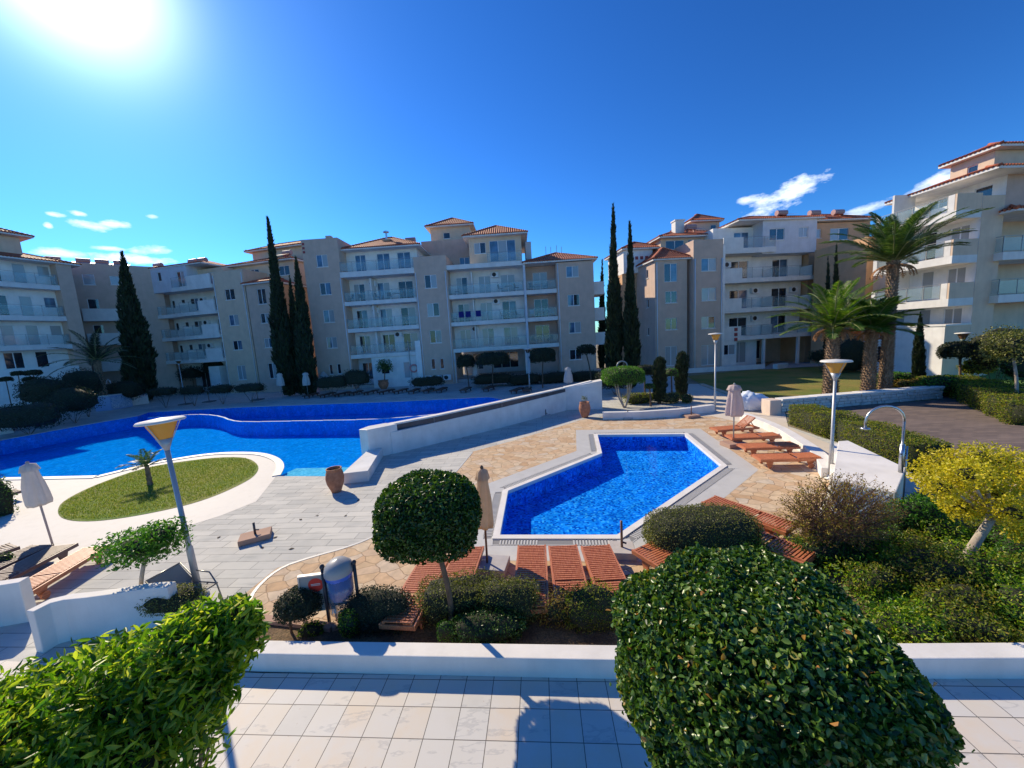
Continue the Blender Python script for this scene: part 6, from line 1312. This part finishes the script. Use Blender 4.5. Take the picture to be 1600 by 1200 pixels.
# hedges
def hedge(line, w, h, n, size, mat, label, z0=0):
    t = vtree('hedge', (line[0][0], line[0][1], z0), label, 'hedge'); L = [Vector(p) for p in line]; seg = [(b - a).length for a, b in zip(L, L[1:])]; tot = sum(seg); P = []; N = []
    for _ in range(n):
        d = RNG.random() * tot; k = 0
        while d > seg[k] and k < len(seg) - 1: d -= seg[k]; k += 1
        a, b = L[k], L[k + 1]; p = a.lerp(b, min(1, d / seg[k])); dr = (b - a).normalized(); nn = Vector((-dr.y, dr.x)); per = w + 2 * h; q = RNG.random() * per; bump = .05 * math.sin(p.x * 3.1 + p.y * 2.3) + .04 * math.sin(p.x * 7 - p.y * 5)
        if q < w: o = (q / w - .5) * w; P.append((p.x + nn.x * o, p.y + nn.y * o, h + bump + RNG.normal() * .03)); N.append((0, 0, 1.0))
        else: s = 1 if q < w + h else -1; z = RNG.random() * h; o = s * (w / 2 + bump + RNG.normal() * .03); P.append((p.x + nn.x * o, p.y + nn.y * o, z)); N.append((nn.x * s, nn.y * s, .2))
    for e, dr in ((L[0], (L[0] - L[1]).normalized()), (L[-1], (L[-1] - L[-2]).normalized())):
        nn = Vector((-dr.y, dr.x))
        for _ in range(int(n * w / tot * .5) + 30): o = RNG.uniform(-.5, .5) * w; P.append((e.x + nn.x * o + dr.x * RNG.normal() * .04, e.y + nn.y * o + dr.y * RNG.normal() * .04, RNG.random() * h)); N.append((dr.x, dr.y, .1))
    V, F = leaf_arrays(np.array(P), np.array(N), size, .5, .2, .6); V[:, 0] -= line[0][0]; V[:, 1] -= line[0][1]
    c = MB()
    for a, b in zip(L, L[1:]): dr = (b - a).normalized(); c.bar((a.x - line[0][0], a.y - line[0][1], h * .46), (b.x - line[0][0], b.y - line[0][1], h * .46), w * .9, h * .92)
    mkobj('foliage', mesh_np('foliage', V, F, [mat, LCORE], (c.v, c.f)), t)
hedge([G(1252, 662, 0), G(1330, 690), G(1450, 738)], 1.15, .95, 15000, .055, L_HEDGE, 'clipped reddish green hedge between the path and the brown paved yard')
hedge([G(1463, 610), G(1530, 622), G(1640, 668)], 2.2, .95, 16000, .075, L_HEDGE, 'long clipped green hedge on the far side of the brown paved yard')
# ground cover of the bed
def cover_plants():
    P = []; poly = [(1.5, 5.15), (6.6, 4.85), (13, 4.4), (13, 8.0), (9.6, 8.6), (6.5, 8.0), (2.6, 6.7)]
    from mathutils.geometry import intersect_point_tri_2d
    tr = tessellate_polygon([[Vector((x, y, 0)) for x, y in poly]]); n = 24000
    while len(P) < n:
        x, y = RNG.uniform(1.5, 13), RNG.uniform(4.4, 8.6)
        if any(intersect_point_tri_2d(Vector((x, y)), *[Vector(poly[i]) for i in t]) for t in tr): P.append((x, y, .06 + abs(.30 * math.sin(x * 2.3) * math.cos(y * 3.1)) + abs(RNG.normal()) * .12))
    V, F = leaf_arrays(np.array(P), np.tile([0, 0, 1.0], (n, 1)), .065, .4, .2, .65); o = mkobj('ground_cover', mesh_np('ground_cover', V, F, [L_YEL]), None); tag(o, 'low yellow green ground cover filling the right-hand planting bed', 'ground cover', None, 'stuff')
cover_plants()
lf = MB().quad((-.06, 0, .002), (0, -.03, .012), (.07, 0, .004), (0, .035, .014)); lfo = None
for k, (x, y) in enumerate([(608, 795), (560, 782), (470, 812), (496, 806), (640, 770), (455, 858), (520, 760), (575, 742), (430, 840), (410, 856), (660, 748), (342, 840), (705, 735), (540, 806)]):
    g = G(x, y)
    if lfo is None: lfo = lf.build('fallen_leaf', plain('dry dark leaf', (.07, .05, .03), .9)); o = lfo
    else: o = lfo.copy(); COL.objects.link(o)
    o.location = (g[0], g[1], .004); o.rotation_euler = (0, 0, k * 1.3); s_ = .7 + .5 * abs(math.sin(k * 2.2)); o.scale = (s_, s_, 1); tag(o, 'dry fallen leaf lying on the grey stone deck', 'leaf', 'fallen leaves on the deck')
# small twigs in the far pot
g = POT2; o = crown('pot_plant', None, (g[0], g[1], 1.15), (.22, .22, .2), 90, .12, L_OLIVE, asp=.2, core=0, shell=.5); tag(o, 'sparse dry plant in the terracotta pot by the overflow wall end', 'plant')
g = G(525, 738, .75); o = crown('pot_sprigs', None, (g[0], g[1], .86), (.14, .14, .12), 40, .06, L_OLIVE, asp=.2, core=0, shell=.6); tag(o, 'few dry sprigs in the terracotta pot on the grey deck', 'plant')
# grass blades on the island
def grass_tuft(poly_px, n, h, mat, name, label, z):
    pts = [Vector(G(*p)) for p in poly_px]; tr = tessellate_polygon([[Vector((p.x, p.y, 0)) for p in pts]]); P = []
    T = [[pts[i] for i in t] for t in tr]; A = np.array([abs((t[1] - t[0]).cross(t[2] - t[0])) / 2 for t in T]); ks = RNG.choice(len(T), n, p=A / A.sum()); u = RNG.random((n, 2)); s = u.sum(1) > 1; u[s] = 1 - u[s]
    P = np.array([[*(T[k][0] + (T[k][1] - T[k][0]) * a + (T[k][2] - T[k][0]) * b), z] for k, (a, b) in zip(ks, u)]); d = RNG.normal(size=(n, 3)) * .35; d[:, 2] = 1; hh = (h * RNG.uniform(.5, 1.3, n))[:, None]; X = RNG.normal(size=(n, 3)); X[:, 2] = 0; X /= np.linalg.norm(X, axis=1)[:, None]; w = hh * .16
    V = np.stack([P - X * w, P + X * w, P + d * hh], 1).reshape(-1, 3); F = np.arange(n)[:, None] * 3 + np.array([0, 1, 2]); tag(mkobj(name, mesh_np(name, V, F, [mat]), None), label, 'grass', None, 'stuff')
L_GRASS = leafmat('lawn grass blade', [(0, (.08, .13, .02)), (.5, (.16, .22, .035)), (.8, (.26, .26, .07)), (1, (.34, .29, .12))], .4, .6)
grass_tuft([(92, 801), (100, 785), (150, 759), (230, 731), (330, 717), (383, 716), (402, 728), (396, 742), (372, 756), (328, 776), (278, 791), (200, 806), (140, 813), (103, 811)], 26000, .055, L_GRASS, 'island_grass', 'short dry green grass of the oval island by the main pool', .012)
